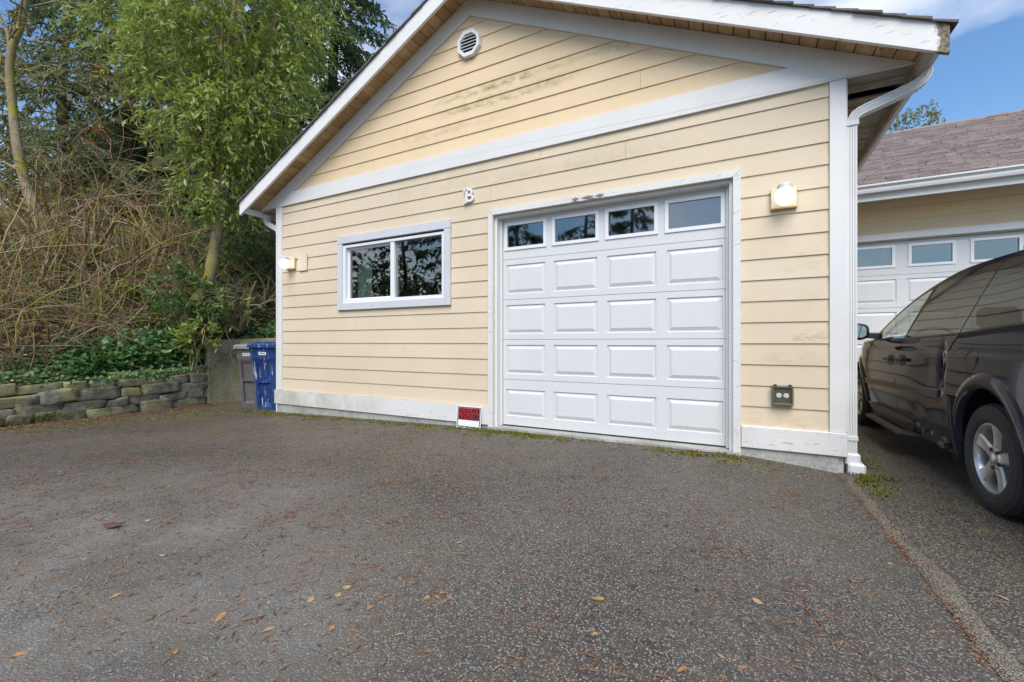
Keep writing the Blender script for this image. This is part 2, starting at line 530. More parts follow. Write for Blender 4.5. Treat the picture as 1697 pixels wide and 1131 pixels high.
MAT['leaf_ivy'] = m_leaf('ivy_leaves', [(.05, .13, .035), (.085, .20, .055), (.14, .27, .08), (.065, .16, .05)], .38, .2)
MAT['conifer'] = m_leaf('conifer_needles', [(.04, .085, .045), (.07, .13, .07), (.115, .185, .10), (.055, .105, .055)], .55, .25)
MAT['cedar'] = m_leaf('cedar_sprays', [(.085, .125, .06), (.14, .19, .09), (.21, .25, .13), (.11, .155, .075)], .55, .3)
MAT['twig_leaf'] = m_leaf('yellow_leaves', [(.20, .20, .03), (.30, .27, .05), (.15, .18, .03)], .5)
MAT['leaf_rust'] = m_leaf('withered_leaves', [(.25, .075, .02), (.36, .12, .03), (.20, .08, .03)], .7)

def m_bark(name, a, b, moss=0.0):
    t = NT(name)
    n1 = t.noise(1.0, 6, .65, t.pos((14, 14, 4)))
    c = t.ramp(n1, [(.3, a), (.7, b)])
    c = t.mix(t.math('MULTIPLY', t.islrand(), .5), c, tuple(q * .55 for q in a))
    bl = t.ramp(t.noise(9, 5, .7), [(.52, 0), (.62, 1)])
    c = t.mix(t.math('MULTIPLY', bl, .45), c, tuple(q * .4 for q in a))
    if moss:
        ms = t.ramp(t.noise(2.6, 6, .7), [(.52 - .08 * moss, 0), (.62 - .08 * moss, 1)])
        c = t.mix(t.math('MULTIPLY', ms, .85), c, (.27, .26, .025))
    t.set(c, .85, spec=.2)
    t.bump(n1, .6, .01)
    return t.m
MAT['bark'] = m_bark('smooth_grey_brown_bark', (.22, .17, .11), (.40, .33, .23), .3)
MAT['bark_moss'] = m_bark('mossy_bark', (.22, .165, .11), (.40, .31, .20), .95)
MAT['cane'] = m_bark('bare_bramble_canes', (.30, .21, .135), (.56, .44, .31), .4)
MAT['cane_red'] = m_bark('reddish_canes', (.19, .09, .06), (.33, .18, .12), .1)
MAT['bark_dark'] = m_bark('dark_conifer_bark', (.05, .035, .025), (.10, .075, .055), .2)

# ------------------------------------------------------------------ ground
def lerp_pts(x, pts):
    if x <= pts[0][0]: return pts[0][1]
    for (a, p), (b, q) in zip(pts, pts[1:]):
        if x <= b: return p + (q - p) * (x - a) / (b - a)
    return pts[-1][1]

def ground_z(x, y):
    g = lerp_pts(x, [(-9.5, -.125), (-6.64, -.075), (-4.5, -.02), (-2.7, .02), (-.1, .035), (.25, .01), (.7, -.035), (1.3, .0), (3, .03), (6, .03)])
    w = max(.25, min(1, (y + 1.5) / 5.5))
    rise = 0.0134 * max(0, y - 3.7) if x > .7 else 0
    return g * w + rise + .006 * mnoise.noise(Vector((x * .7, y * .7, 3)))

def hill_z(x, y):
    """bank behind the stone wall and behind the concrete wall"""
    base = lerp_pts(y, [(-2, .35), (1.9, .40), (4.7, .60), (5.3, 1.05), (9, 1.5)])
    if x < -8.9:
        d = -8.9 - x
        if y > 5.2: d = max(d, 0)
    else:
        d = 0
    dy = max(0, y - 5.4)
    h = base + 2.6 * (1 - math.exp(-d / 4.2)) + .12 * d + .35 * dy
    h = min(h, 7.5)
    return h + .10 * mnoise.noise(Vector((x * .9, y * .9, 1.7))) * min(1, d + dy) + .05 * mnoise.noise(Vector((x * 3, y * 3, 5)))

def sheet(name, xs, ys, fz, mat, kind='structure', smooth=True):
    rows = [[(x, y, fz(x, y)) for x in xs] for y in ys]
    o = MB().grid(rows).build(name, mat, smooth=smooth, fix=False)
    o['kind'] = kind
    return o

sheet('ground', np.linspace(-300, 300, 13), np.linspace(-300, 300, 13), lambda x, y: -.32, MAT['earth'])

def seam_x(y):                       # ragged edge of the asphalt against the older paving
    return .70 + .012 * mnoise.noise(Vector((0, y * 3.1, 9))) + .03 * mnoise.noise(Vector((4, y * .8, 2))) + .015 * (4.3 - y)

_ys = list(np.arange(-9, 1.0, .5)) + list(np.arange(1.0, 5.6, .07))
_rows = []
for y in _ys:
    xr = seam_x(y)
    _rows.append([(x, y, ground_z(x, y)) for x in list(np.linspace(-14, -9, 6)[:-1]) + list(np.linspace(-9, xr, 90))])
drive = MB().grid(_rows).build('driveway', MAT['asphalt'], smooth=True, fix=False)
drive['kind'] = 'structure'
_rows = []
for y in _ys + list(np.arange(5.6, 8.7, .2)):
    xr = seam_x(y)
    _rows.append([(x, y, ground_z(x, y) - .012) for x in (xr - .06, xr + .03, xr + .06 + .02 * mnoise.noise(Vector((y * 2, 0, 0))))] +
                 [(x, y, ground_z(x, y) - .004) for x in np.linspace(xr + .15, 12, 50)])
side = MB().grid(_rows).build('side_driveway', MAT['aggregate'], smooth=True, fix=False)
side['kind'] = 'structure'
_rows = []
for y in np.arange(.2, 4.5, .05):
    xr = seam_x(y)
    w = .095 + .07 * mnoise.noise(Vector((y * 1.7, 3, 0))) + .05 * mnoise.noise(Vector((y * 7, 3, 0)))
    _rows.append([(xr + .012, y, ground_z(xr, y) - .008), (xr + .03, y, ground_z(xr, y) + .006), (xr + w * .6, y, ground_z(xr, y) + .008), (xr + w, y, ground_z(xr + w, y) - .010)])
o = MB().grid(_rows).build('concrete_edge_strip', MAT['strip'], smooth=True, fix=False)
o['kind'] = 'structure'

# bank: one sheet, its front edge dropping behind the stone wall and the concrete wall
def front_x(y): return -8.62 - .33 * (y - 1.9) / 2.85 - .22
_rows = []
for y in np.arange(-6, 5.01, .25):
    xs = np.concatenate(([front_x(y), front_x(y) - .02], np.linspace(front_x(y) - .15, -16, 30), np.linspace(-18, -60, 10)))
    _rows.append([(x, y, -.2 if i == 0 else hill_z(x, y)) for i, x in enumerate(xs)])
hs = MB().grid(_rows).build('hillside', MAT['soil'], smooth=True)
hs['kind'] = 'structure'
_rows = []
for y in np.concatenate((np.arange(5.0, 14, .4), np.arange(15, 60, 5))):
    xs = np.concatenate((np.linspace(-6.66, -9, 10), np.linspace(-9.3, -16, 24), np.linspace(-18, -60, 10)))
    _rows.append([(x, y, (.75 if y < 5.45 and x > -8.9 else hill_z(x, y))) for x in xs])
hs2 = MB().grid(_rows).build('hillside', MAT['soil'], smooth=True)
hs2['kind'] = 'structure'

# ------------------------------------------------------------------ garage
XL, XR, YW, XC, P = -6.64, .752, 4.5, -2.944, .489
APEX_IN, APEX_S = 5.05, 5.262          # siding apex, underside of the roof at the ridge
YB = 4.19                              # front plane of the overhang
ROW0, ROWH = .287, .189
def zin(x): return APEX_IN - P * abs(x - XC)
def zs(x): return APEX_S - P * abs(x - XC)

G = empty('garage', (XC, YW, 0), 'cream yellow clapboard garage with white trim, gable roof and single white door', 'garage')

OPEN = [(-5.18, -3.29, 1.585, 2.535), (-2.60, -.07, -.2, 2.55)]    # window, door openings (x0,x1,z0,z1)

# sheathing behind the boards
w = MB()
for a in ((XL, -5.18, -.1, 3.3), (-3.29, -2.60, -.1, 3.3), (-.07, XR, -.1, 3.3), (-5.18, -3.29, -.1, 1.585), (-5.18, -3.29, 2.535, 3.3), (-2.60, -.07, 2.55, 3.3)):
    w.box(a[0], a[1], 4.5, 4.62, a[2], a[3])
w.prism([(XL, 4.5, 3.3), (XR, 4.5, 3.3), (XR, 4.5, zs(XR)), (XC, 4.5, zs(XC)), (XL, 4.5, zs(XL))], (0, .12, 0))
w.box(XL, XL + .1, 4.62, 11, -.1, 3.45).box(XR - .1, XR, 4.62, 11, -.1, 3.45)
w.prism([(XL, 11, -.1), (XR, 11, -.1), (XR, 11, zs(XR)), (XC, 11, zs(XC)), (XL, 11, zs(XL))], (0, .1, 0))
w.box(XL + .1, XR - .1, 4.62, 11, -.12, -.02)
w.build('wall', MAT['interior'], G)

def board(x0, x1, z0, z1, row0, name='siding_board', tl=None, tr=None, y=YW, parent=G, mat='siding'):
    """one lap board: proud at its lower edge; tl/tr = x of the sloped upper corners"""
    def off(z): return .016 - .011 * (z - row0) / ROWH
    tl = x0 if tl is None else tl
    tr = x1 if tr is None else tr
    a, b = y - off(z0), y - off(z1)
    return MB().hexa([(x0, a, z0), (x1, a, z0), (x1, y - .001, z0), (x0, y - .001, z0), (tl, b, z1), (tr, b, z1), (tr, y - .001, z1), (tl, y - .001, z1)]).build(name, MAT[mat], parent)

def split(x0, x1, joints):
    cuts = [x0] + sorted(j for j in joints if x0 + .12 < j < x1 - .12) + [x1]
    return [(a + .0012, b - .0012) for a, b in zip(cuts, cuts[1:])]

JOINTS = {13: (-2.66,), 14: (-4.1, -1.05), 15: (-2.0,), 0: (-4.62,), 2: (-5.6,), 3: (-4.0,), 5: (-4.9,), 6: (-3.4,)}
X0, X1 = -6.535, .652
row = 0
z = ROW0
while z < 3.235:
    z1 = min(z + ROWH, 3.25)
    pieces = [(X0, X1, z, z1)]
    for (ox0, ox1, oz0, oz1) in OPEN:
        new = []
        for (a, b, c, d) in pieces:
            if b <= ox0 or a >= ox1 or d <= oz0 or c >= oz1: new.append((a, b, c, d)); continue
            if a < ox0: new.append((a, ox0, c, d))
            if b > ox1: new.append((ox1, b, c, d))
            if c < oz0 - .02: new.append((max(a, ox0), min(b, ox1), c, oz0))
            if d > oz1 + .02: new.append((max(a, ox0), min(b, ox1), oz1, d))
        pieces = new
    for (a, b, c, d) in pieces:
        for (p, q) in split(a, b, JOINTS.get(row, ())):
            board(p, q, c, d, z)
    row += 1
    z += ROWH
# gable boards, cut to the rake
g0 = 3.611 - ROWH
for k in range(9):
    za, zb = g0 + k * ROWH, g0 + (k + 1) * ROWH
    ha, hb = (APEX_IN + .03 - za) / P, (APEX_IN + .03 - zb) / P
    if ha <= 0: break
    hb = max(hb, .01); zb = min(zb, APEX_IN + .02)
    js = {0: (-4.55,), 1: (-4.0, -.9), 2: (-3.95,), 3: (-2.2,)}.get(k, ())
    for (p, q) in split(XC - ha, XC + ha, js):
        board(p, q, za, zb, za, tl=max(p, XC - hb), tr=min(q, XC + hb), mat='siding_gable')
# boards on the right-hand side wall (seen in the van's paint)
z = ROW0
while z < 3.2:
    z1 = min(z + ROWH, 3.25)
    MB().hexa([(XR + .020, 4.56, z), (XR + .020, 8.15, z), (XR + .001, 8.15, z), (XR + .001, 4.56, z),
               (XR + .006, 4.56, z1), (XR + .006, 8.15, z1), (XR + .001, 8.15, z1), (XR + .001, 4.56, z1)]).build('siding_board', MAT['siding'], G)
    z += ROWH

# trim: corner boards, belly band, rake boards, skirt boards
MB().cham(.653, .766, 4.468, 4.499, .3015, 3.2335, .003).build('corner_board', MAT['white'], G)
MB().cham(.7535, .780, 4.5, 4.56, .3015, 3.2335, .003).build('corner_board', MAT['white'], G)
MB().cham(-6.645, -6.536, 4.468, 4.499, .29, 3.2335, .003).build('corner_board', MAT['white'], G)
MB().cham(-6.672, -6.646, 4.46, 4.58, -.075, 3.2335, .003).build('corner_board', MAT['white'], G)
bz0, bz1 = 3.235, 3.436
band_end_r = 1.20
zz = lambda x: zs(x) - .003
MB().prism([(-7.08, 4.462, bz0), (band_end_r, 4.462, bz0), (band_end_r, 4.462, zz(band_end_r)), (XC + 3.722, 4.462, bz1), (XC - 3.722, 4.462, bz1), (-7.08, 4.462, zz(-7.08))], (0, .036, 0)).build('band_board', MAT['white'], G)
for s in (-1, 1):
    xo = XC + s * 3.772
    def L(x): return zs(x) - .002
    pts = [(XC + s * .001, 4.464, APEX_IN - .0), (XC + s * (APEX_IN - bz1) / P, 4.464, bz1 + .002), (XC + s * 3.718, 4.464, bz1 + .002), (XC + s * .001, 4.464, L(XC))]
    MB().prism(pts, (0, .034, 0)).build('rake_board', MAT['white'], G)
MB().prism([(-6.70, 4.452, .285), (-4.5, 4.452, .283), (-2.672, 4.452, .285), (-2.672, 4.452, .072), (-6.70, 4.452, .070)], (0, .045, 0)).build('skirt_board', MAT['white_peel'], G)
MB().cham(-.003, .775, 4.446, 4.497, .105, .300, .006).build('skirt_board', MAT['white_peel'], G)
MB().box(-6.62, -2.66, 4.475, 4.63, -.3, .069).build('foundation', MAT['concrete'], G)
MB().box(-.01, .715, 4.472, 4.63, -.3, .104).build('foundation', MAT['concrete'], G)
MB().box(XR - .09, XR - .005, 4.63, 11, -.3, .28).build('foundation', MAT['concrete'], G)
MB().box(-2.66, -.01, 4.44, 4.75, -.3, .052).build('door_sill', MAT['concrete'], G)

# roof: deck, barge boards, soffit planks, shingles
for s in (-1, 1):
    e = 4.255
    def q(d, y, up): return (XC + s * d, y, APEX_S - P * d + up)
    MB().hexa([q(0.0005, YB + .035, .025), q(e, YB + .035, .025), q(e, 11.3, .025), q(0.0005, 11.3, .025), q(0.0005, YB + .035, .128), q(e, YB + .035, .128), q(e, 11.3, .128), q(0.0005, 11.3, .128)]).build('roof', MAT['black'], G)
    MB().prism([(XC + s * .001, YB, APEX_S - .072), (XC + s * e, YB, APEX_S - P * e - .072), (XC + s * e, YB, APEX_S - P * e + .133), (XC + s * .001, YB, APEX_S + .133)], (0, .034, 0)).build('barge_board', MAT['barge'], G)
    n = 34
    for i in range(n):
        d0, d1 = e * i / n + .004, e * (i + 1) / n - .004
        if s > 0 and d1 > 4.2: d1 = 4.17
        j = random.uniform(-.003, .003)
        MB().hexa([q(d0, YB + .035, .001 + j), q(d1, YB + .035, .001 + j), q(d1, 4.499, .001 + j), q(d0, 4.499, .001 + j), q(d0, YB + .035, .024), q(d1, YB + .035, .024), q(d1, 4.499, .024), q(d0, 4.499, .024)]).build('soffit_plank', MAT['soffit'], G)
    sh = MB()
    c = e + .04
    k = 0
    while c > .02:
        d1, d0 = c, max(c - .17, 0.001)
        y = YB - .028 + random.uniform(-.01, .01)
        first = True
        while y < 11.3:
            yy = y + random.choice((.33, .33, .25, .41))
            t = random.uniform(0, .004)
            sh.hexa([q(d0, y, .130), q(d1, y, .137 + t), q(d1, yy - .003, .137 + t), q(d0, yy - .003, .130), q(d0, y, .141), q(d1, y, .157 + t), q(d1, yy - .003, .157 + t), q(d0, yy - .003, .141)])
            y = yy
            if y > 6: y += .0
        c -= .14
        k += 1
    o = sh.build('shingles', MAT['shingle_dark'], G, fix=False)
    o['kind'] = 'stuff'

# right-hand eave: box soffit of short planks (one missing), fascia, gutter, downspout
y = 4.50
i = 0
while y < 7.6:
    if i != 2:
        MB().box(.783, 1.205, y + .005, y + .135, 3.236 + random.uniform(-.004, .004), 3.256).build('soffit_plank', MAT['soffit_grey'], G)
    y += .14; i += 1
MB().cham(1.207, 1.236, YB + .036, 7.6, 3.135, 3.30, .003).build('fascia_board', MAT['soffit_grey'], G)
gut = MB()
prof = [(1.238, 3.185), (1.30, 3.185), (1.318, 3.215), (1.318, 3.245), (1.345, 3.275), (1.345, 3.288), (1.338, 3.288), (1.308, 3.252), (1.308, 3.22), (1.296, 3.193), (1.238, 3.193)]
gut.prism([(a, YB + .12, b) for a, b in prof], (0, 3.3, 0))
gut.box(1.238, 1.318, YB + .115, YB + .12, 3.186, 3.275)
gut.build('gutter', MAT['gutter_white'], G)

def rib_pipe(path, wx, wy, name, mat, parent, side='y'):
    """rectangular ribbed downspout swept along a path in the XZ plane"""
    mb = MB()
    rows = []
    path = [Vector(p) for p in path]
    for i, p in enumerate(path):
        d = (path[min(i + 1, len(path) - 1)] - path[max(i - 1, 0)]).normalized()
        nrm = Vector((d.z, 0, -d.x)) if abs(d.y) < .5 else Vector((1, 0, 0))
        bin_ = d.cross(nrm)
        sec = []
        prof = [(-1, -1), (-.6, -1), (-.5, -.86), (-.4, -1), (-.05, -1), (0.0, -.86), (.05, -1), (.4, -1), (.5, -.86), (.6, -1), (1, -1), (1, 1), (-1, 1)]
        for (a, b) in prof:
            sec.append(p + nrm * a * wx / 2 + Vector((0, 1, 0)) * b * wy / 2)
        rows.append(sec + [sec[0]])
    mb.grid(rows)
    mb.poly(rows[0][:-1]); mb.poly(rows[-1][:-1])
    return mb.build(name, mat, parent)

cx, cy = .812, 4.545
ds = rib_pipe([(cx, cy, .13), (cx, cy, .6), (cx, cy, 1.4), (cx, cy, 2.2), (cx, cy, 2.875)], .066, .08, 'downspout', MAT['gutter_white'], G)
el = [(cx + a, cy, b) for a, b in ((.004, 2.90), (.02, 2.932), (.055, 2.957), (.10, 2.975), (.36, 3.062), (.405, 3.082), (.44, 3.108), (.462, 3.14), (.468, 3.165), (.469, 3.186))]
rib_pipe([(cx, cy, 2.86)] + el, .072, .086, 'elbow', MAT['gutter_white'], ds, )
MB().cham(cx - .046, cx + .044, cy - .05, cy + .045, 2.845, 2.885, .004).build('collar', MAT['gutter_white'], ds)
MB().cham(cx - .075, cx + .040, cy - .047, cy + .043, .235, .275, .004).build('strap', MAT['gutter_white'], ds)
st = MB()
st.cham(cx - .05, cx + .055, cy - .055, cy + .055, .035, .13, .012)
st.build('drain_adapter', MAT['vinyl'], ds)
MB().cham(cx - .035, cx + .085, cy - .085, cy + .06, -.045, .055, .016).build('drain_adapter', MAT['vinyl'], ds)
MB().lathe([(-.16, .055), (-.02, .055), (-.02, .062), (.0, .062)], 'z', (cx + .022, cy - .012, -.028), 16).build('drain_pipe', MAT['vinyl'], ds)

# left eave: gutter end, fascia, downspout
MB().cham(-7.125, -7.098, YB + .036, 11.0, 3.135, 3.30, .003).build('fascia_board', MAT['white'], G)
gut = MB()
gut.prism([(-5.888 - a, YB + .12, b) for a, b in prof], (0, 6.6, 0))
gut.box(-7.206, -7.128, YB + .115, YB + .12, 3.186, 3.275)
gut.build('gutter', MAT['gutter_white'], G)
y = 4.50
while y < 7.6:
    MB().box(-7.096, -6.675, y + .003, y + .137, 3.236, 3.256).build('soffit_plank', MAT['soffit_grey'], G)
    y += .14
dl = rib_pipe([(-6.72, 4.56, -.08), (-6.72, 4.56, 1.5), (-6.72, 4.56, 2.82)], .066, .08, 'downspout', MAT['gutter_white'], G)
pth = []
for k in range(6):
    t = math.radians(64 * k / 5)
    pth.append((-6.72 - .09 * (1 - math.cos(t)), 4.56, 2.84 + .09 * math.sin(t)))
pth.append((pth[-1][0] - .25, 4.56, pth[-1][2] + .125))
e0 = pth[-1]
for k in range(1, 5):
    t = math.radians(64 * (1 - k / 4))
    pth.append((e0[0] - .02 * k * math.sin(t) - .008 * k, 4.56, e0[2] + .035 * k))
rib_pipe([(-6.72, 4.56, 2.80)] + pth, .072, .086, 'elbow', MAT['gutter_white'], dl)

# gable vent: octagonal frame and louvres
vent = MB()
VX, VZ, VR = -2.945, 4.70, .178
def octa(r, y): return [(VX + r * math.cos(math.radians(22.5 + 45 * k)), y, VZ + r * math.sin(math.radians(22.5 + 45 * k))) for k in range(8)]
A, B, C_, D_ = octa(VR, 4.484), octa(VR - .01, 4.44), octa(VR - .05, 4.44), octa(VR - .05, 4.49)
for k in range(8):
    j = (k + 1) % 8
    vent.poly([A[k], A[j], B[j], B[k]]); vent.poly([B[k], B[j], C_[j], C_[k]]); vent.poly([C_[k], C_[j], D_[j], D_[k]])
vent_o = vent.build('gable_vent', MAT['vinyl'], G)
MB().poly(octa(VR - .02, 4.478)).build('backing', MAT['black'], vent_o)
for k in range(6):
    zc = VZ - .098 + k * .0395
    hw = min(.118, (VR - .045) - max(0, abs(zc - VZ) - .055)) * .93
    MB().hexa([(VX - hw, 4.446, zc - .015), (VX + hw, 4.446, zc - .015), (VX + hw, 4.449, zc - .018), (VX - hw, 4.449, zc - .018),
               (VX - hw, 4.470, zc + .013), (VX + hw, 4.470, zc + .013), (VX + hw, 4.473, zc + .010), (VX - hw, 4.473, zc + .010)]).build('louver', MAT['vinyl'], vent_o)

# sliding window
W = MB().cham(-5.245, -3.222, 4.452, 4.499, 2.485, 2.598, .004).build('window', MAT['white_grey'], G)
MB().cham(-5.245, -3.222, 4.452, 4.499, 1.520, 1.620, .004).build('casing', MAT['white_grey'], W)
MB().cham(-5.243, -5.145, 4.454, 4.499, 1.6205, 2.4845, .004).build('casing', MAT['white_grey'], W)
MB().cham(-3.322, -3.224, 4.454, 4.499, 1.6205, 2.4845, .004).build('casing', MAT['white_grey'], W)
fx0, fx1, fz0, fz1 = -5.144, -3.323, 1.6215, 2.460
fr = MB()
fr.box(fx0, fx1, 4.475, 4.60, fz0, fz0 + .04).box(fx0, fx1, 4.475, 4.60, fz1 - .035, fz1).box(fx0, fx0 + .05, 4.475, 4.60, fz0 + .04, fz1 - .035).box(fx1 - .042, fx1, 4.475, 4.60, fz0 + .04, fz1 - .035)
fr.build('frame', MAT['vinyl'], W)
mx = -4.20
MB().cham(mx - .038, mx + .030, 4.482, 4.56, fz0 + .041, fz1 - .036, .004).build('mullion', MAT['vinyl'], W)
sa = MB()
sa.box(fx0 + .051, fx0 + .085, 4.525, 4.555, fz0 + .042, fz1 - .037).box(fx0 + .085, mx - .04, 4.525, 4.555, fz0 + .042, fz0 + .07).box(fx0 + .085, mx - .04, 4.525, 4.555, fz1 - .068, fz1 - .037)
sa.build('sash', MAT['vinyl'], W)
MB().box(fx0 + .086, mx - .041, 4.538, 4.543, fz0 + .071, fz1 - .069).build('pane', MAT['glass'], W)
MB().box(mx + .031, fx1 - .043, 4.515, 4.520, fz0 + .041, fz1 - .036).build('pane', MAT['glass'], W)
MB().box(mx + .032, mx + .06, 4.528, 4.555, fz0 + .041, fz1 - .036).build('sash', MAT['vinyl'], W)
cur = []
for k in range(25):
    x = -5.06 + .012 * k
    cur.append((x, 4.68 + .018 * math.sin(k * 1.3)))
MB().grid([[(x, y, 1.45) for x, y in cur], [(x, y, 2.5) for x, y in cur]]).build('curtain', plain('pale_curtain', (.35, .42, .42), .9), W)

# garage door builder (also used for the neighbour)
def embossed(w, h, name='raised_panel'):
    """raised field panel filling a hole w x h, facing -Y, origin at its lower left corner"""
    mb = MB()
    def rect(i, y): return [(i, y, i), (w - i, y, i), (w - i, y, h - i), (i, y, h - i)]
    rings = [rect(0, 0), rect(.006, .012), rect(.014, .012), rect(.046, -.001), rect(.050, -.002)]
    for a, b in zip(rings, rings[1:]):
        for k in range(4):
            j = (k + 1) % 4
            mb.poly([a[k], a[j], b[j], b[k]])
    mb.poly(rings[-1])
    return mb.mesh(name)

def make_door(parent, x0, x1, centres, pw, yd, zc, glass_w, glass):
    """zc: section boundaries from bottom to top; windows in the top section"""
    d = None
    first = None
    for s in range(5):
        za, zb = zc[s] + .0025, zc[s + 1] - .0025
        if s < 4:
            pz0, pz1 = za + (zb - za) * .14, zb - (zb - za) * .13
            if s == 0: pz0, pz1 = .175, .492
        else:
            pz0, pz1 = 2.150, 2.480
        ww = pw if s < 4 else glass_w + .075
        mb = MB()
        mb.box(x0, x1, yd, yd + .04, za, pz0); mb.box(x0, x1, yd, yd + .04, pz1, zb)
        xs = [x0] + sum([[c - ww / 2, c + ww / 2] for c in centres], []) + [x1]
        for k in range(0, len(xs), 2):
            mb.box(xs[k], xs[k + 1], yd, yd + .04, pz0, pz1)
        if s == 0:
            d = mb.build('garage_door', MAT['door_white'], parent)
        else:
            mb.build('door_section', MAT['door_white'], d)
        # tongue line between the sections
        if s: MB().box(x0, x1, yd + .012, yd + .038, zc[s] - .0024, zc[s] + .0024).build('section_joint', MAT['white_grey'], d)
        if s < 4:
            me = embossed(ww, pz1 - pz0)
            for c in centres: link('raised_panel', me, MAT['door_white'], d, loc=(c - ww / 2, yd + .001, pz0))
        else:
            fw, fh = ww, pz1 - pz0
            f = MB()
            b = .036
            for (a0, a1, c0, c1) in ((0, fw, 0, b), (0, fw, fh - b, fh), (0, b, b, fh - b), (fw - b, fw, b, fh - b)):
                f.box(a0, a1, -.012, .03, c0, c1)
            fme = f.mesh('window_frame')
            pme = MB().box(b, fw - b, .008, .012, b, fh - b).mesh('pane')
            for c in centres:
                link('window_frame', fme, MAT['vinyl'], d, loc=(c - ww / 2, yd, pz0))
                link('pane', pme, glass, d, loc=(c - ww / 2, yd, pz0))
    return d

GD = make_door(G, -2.555, -.105, [-2.248, -1.634, -1.021, -.410], .508, 4.60, [.066, .609, 1.086, 1.561, 2.042, 2.545], .47, MAT['door_glass'])
MB().box(-2.55, -.11, 4.598, 4.63, .053, .0655).build('bottom_seal', MAT['black'], GD)
h = MB()
h.box(-.128, -.098, 4.585, 4.599, 1.60, 1.615); h.tube([(-.113, 4.575, 1.60), (-.113, 4.57, 1.70), (-.106, 4.575, 1.74)], .009, 6)
h.build('handle', MAT['vinyl'], GD)
# jambs and casing
J = MB().prism([(-2.668, 4.447, .02), (-2.603, 4.447, .02), (-2.603, 4.447, 2.556), (-2.668, 4.447, 2.618)], (0, .051, 0)).build('door_frame', MAT['white_peel'], G)
MB().prism([(-.068, 4.447, .02), (-.006, 4.447, .02), (-.006, 4.447, 2.618), (-.068, 4.447, 2.556)], (0, .051, 0)).build('casing', MAT['white_peel'], J)
hp = [(-2.666, 4.445, 2.6195)]
n = 60
for k in range(n + 1):
    x = -2.602 + (2.532) * k / n
    ch = 0
    if 1.0 < (x + 2.6) < 1.62: ch = .012 * max(0, mnoise.noise(Vector((x * 9, 0, 4))) + .25)
    hp.append((x, 4.445, 2.558 + ch))
hp += [(-.008, 4.445, 2.6195)]
MB().prism(hp, (0, .053, 0)).build('casing', MAT['white_peel'], J)
MB().box(-2.600, -2.570, 4.4985, 4.66, .02, 2.552).build('jamb', MAT['white'], J)
MB().box(-.1, -.0701, 4.4985, 4.66, .02, 2.552).build('jamb', MAT['white'], J)
MB().box(-2.5695, -.1005, 4.4985, 4.66, 2.525, 2.552).build('jamb', MAT['white'], J)
MB().box(-2.5695, -2.540, 4.565, 4.596, .06, 2.5245).build('door_stop', MAT['door_white'], J)
MB().box(-.130, -.1005, 4.565, 4.596, .06, 2.5245).build('door_stop', MAT['door_white'], J)
sp = MB()
for (a, b, c) in ((-1.52, .16, .018), (-1.36, .10, .03), (-1.62, .09, .012)):
    sp.poly([(a, 4.440, 2.585), (a + b * .5, 4.438, 2.60), (a + b, 4.437, 2.590), (a + b * .6, 4.436, 2.575 - c * .3)])
sp.build('paint_flake', plain('bare_weathered_wood', (.22, .18, .13), .9), J)

# ------------------------------------------------------------------ neighbouring garage
YN = 8.2
N = empty('neighbouring_garage', (3.5, YN, 0), 'neighbouring cream garage behind the van with purple-brown shingle roof', 'garage')
NX0, NX1 = .80, 7.2
w = MB()
w.box(NX0, 1.40, YN, YN + .12, -.1, 3.3).box(1.40, 6.35, YN, YN + .12, 2.53, 3.3).box(6.35, NX1, YN, YN + .12, -.1, 3.3)
w.box(NX1 - .1, NX1, YN + .12, 17.5, -.1, 3.3).box(NX0, NX1, 17.5, 17.6, -.1, 3.3).box(NX0, NX0 + .1, 11.2, 17.5, -.1, 3.3)
w.build('wall', MAT['interior'], N)
for (a, b) in ((2.642, 2.824), (2.824, 3.006), (3.006, 3.188)):
    for (p, q) in split(NX0, NX1, (4.4,)):
        MB().hexa([(p, YN - .02, a), (q, YN - .02, a), (q, YN - .001, a), (p, YN - .001, a), (p, YN - .006, b), (q, YN - .006, b), (q, YN - .001, b), (p, YN - .001, b)]).build('siding_board', MAT['siding_gable'], N)
for zz_ in np.arange(.287, 2.6, ROWH):
    for (p, q) in ((NX0, 1.31), (6.44, NX1)):
        MB().hexa([(p, YN - .02, zz_), (q, YN - .02, zz_), (q, YN - .001, zz_), (p, YN - .001, zz_), (p, YN - .006, zz_ + ROWH), (q, YN - .006, zz_ + ROWH), (q, YN - .001, zz_ + ROWH), (p, YN - .001, zz_ + ROWH)]).build('siding_board', MAT['siding_gable'], N)
MB().cham(1.31, 6.44, YN - .04, YN - .001, 2.545, 2.641, .005).build('casing', MAT['white'], N)
MB().cham(1.31, 1.40, YN - .04, YN - .001, 0, 2.544, .005).build('casing', MAT['white'], N)
MB().cham(6.35, 6.44, YN - .04, YN - .001, 0, 2.544, .005).build('casing', MAT['white'], N)
ND = make_door(N, 1.402, 6.348, [1.736 + .654 * k for k in range(7)], .54, YN + .06, [.05, .609, 1.086, 1.561, 2.042, 2.528], .432, MAT['door_glass'])
YE = 7.62
PN = .5
def nz(y): return 3.215 + PN * (y - YE)
YR = 12.85
MB().hexa([(.80, YE + .03, nz(YE + .03) - .08), (NX1 + .4, YE + .03, nz(YE + .03) - .08), (NX1 + .4, YR, nz(YR) - .08), (.80, YR, nz(YR) - .08),
           (.80, YE + .03, nz(YE + .03) - .004), (NX1 + .4, YE + .03, nz(YE + .03) - .004), (NX1 + .4, YR, nz(YR) - .004), (.80, YR, nz(YR) - .004)]).build('roof', MAT['soffit'], N)
MB().hexa([(.80, YR, nz(YR) - .08), (NX1 + .4, YR, nz(YR) - .08), (NX1 + .4, 18, 3.1), (.80, 18, 3.1), (.80, YR, nz(YR) - .004), (NX1 + .4, YR, nz(YR) - .004), (NX1 + .4, 18, 3.18), (.80, 18, 3.18)]).build('roof', MAT['shingle'], N)
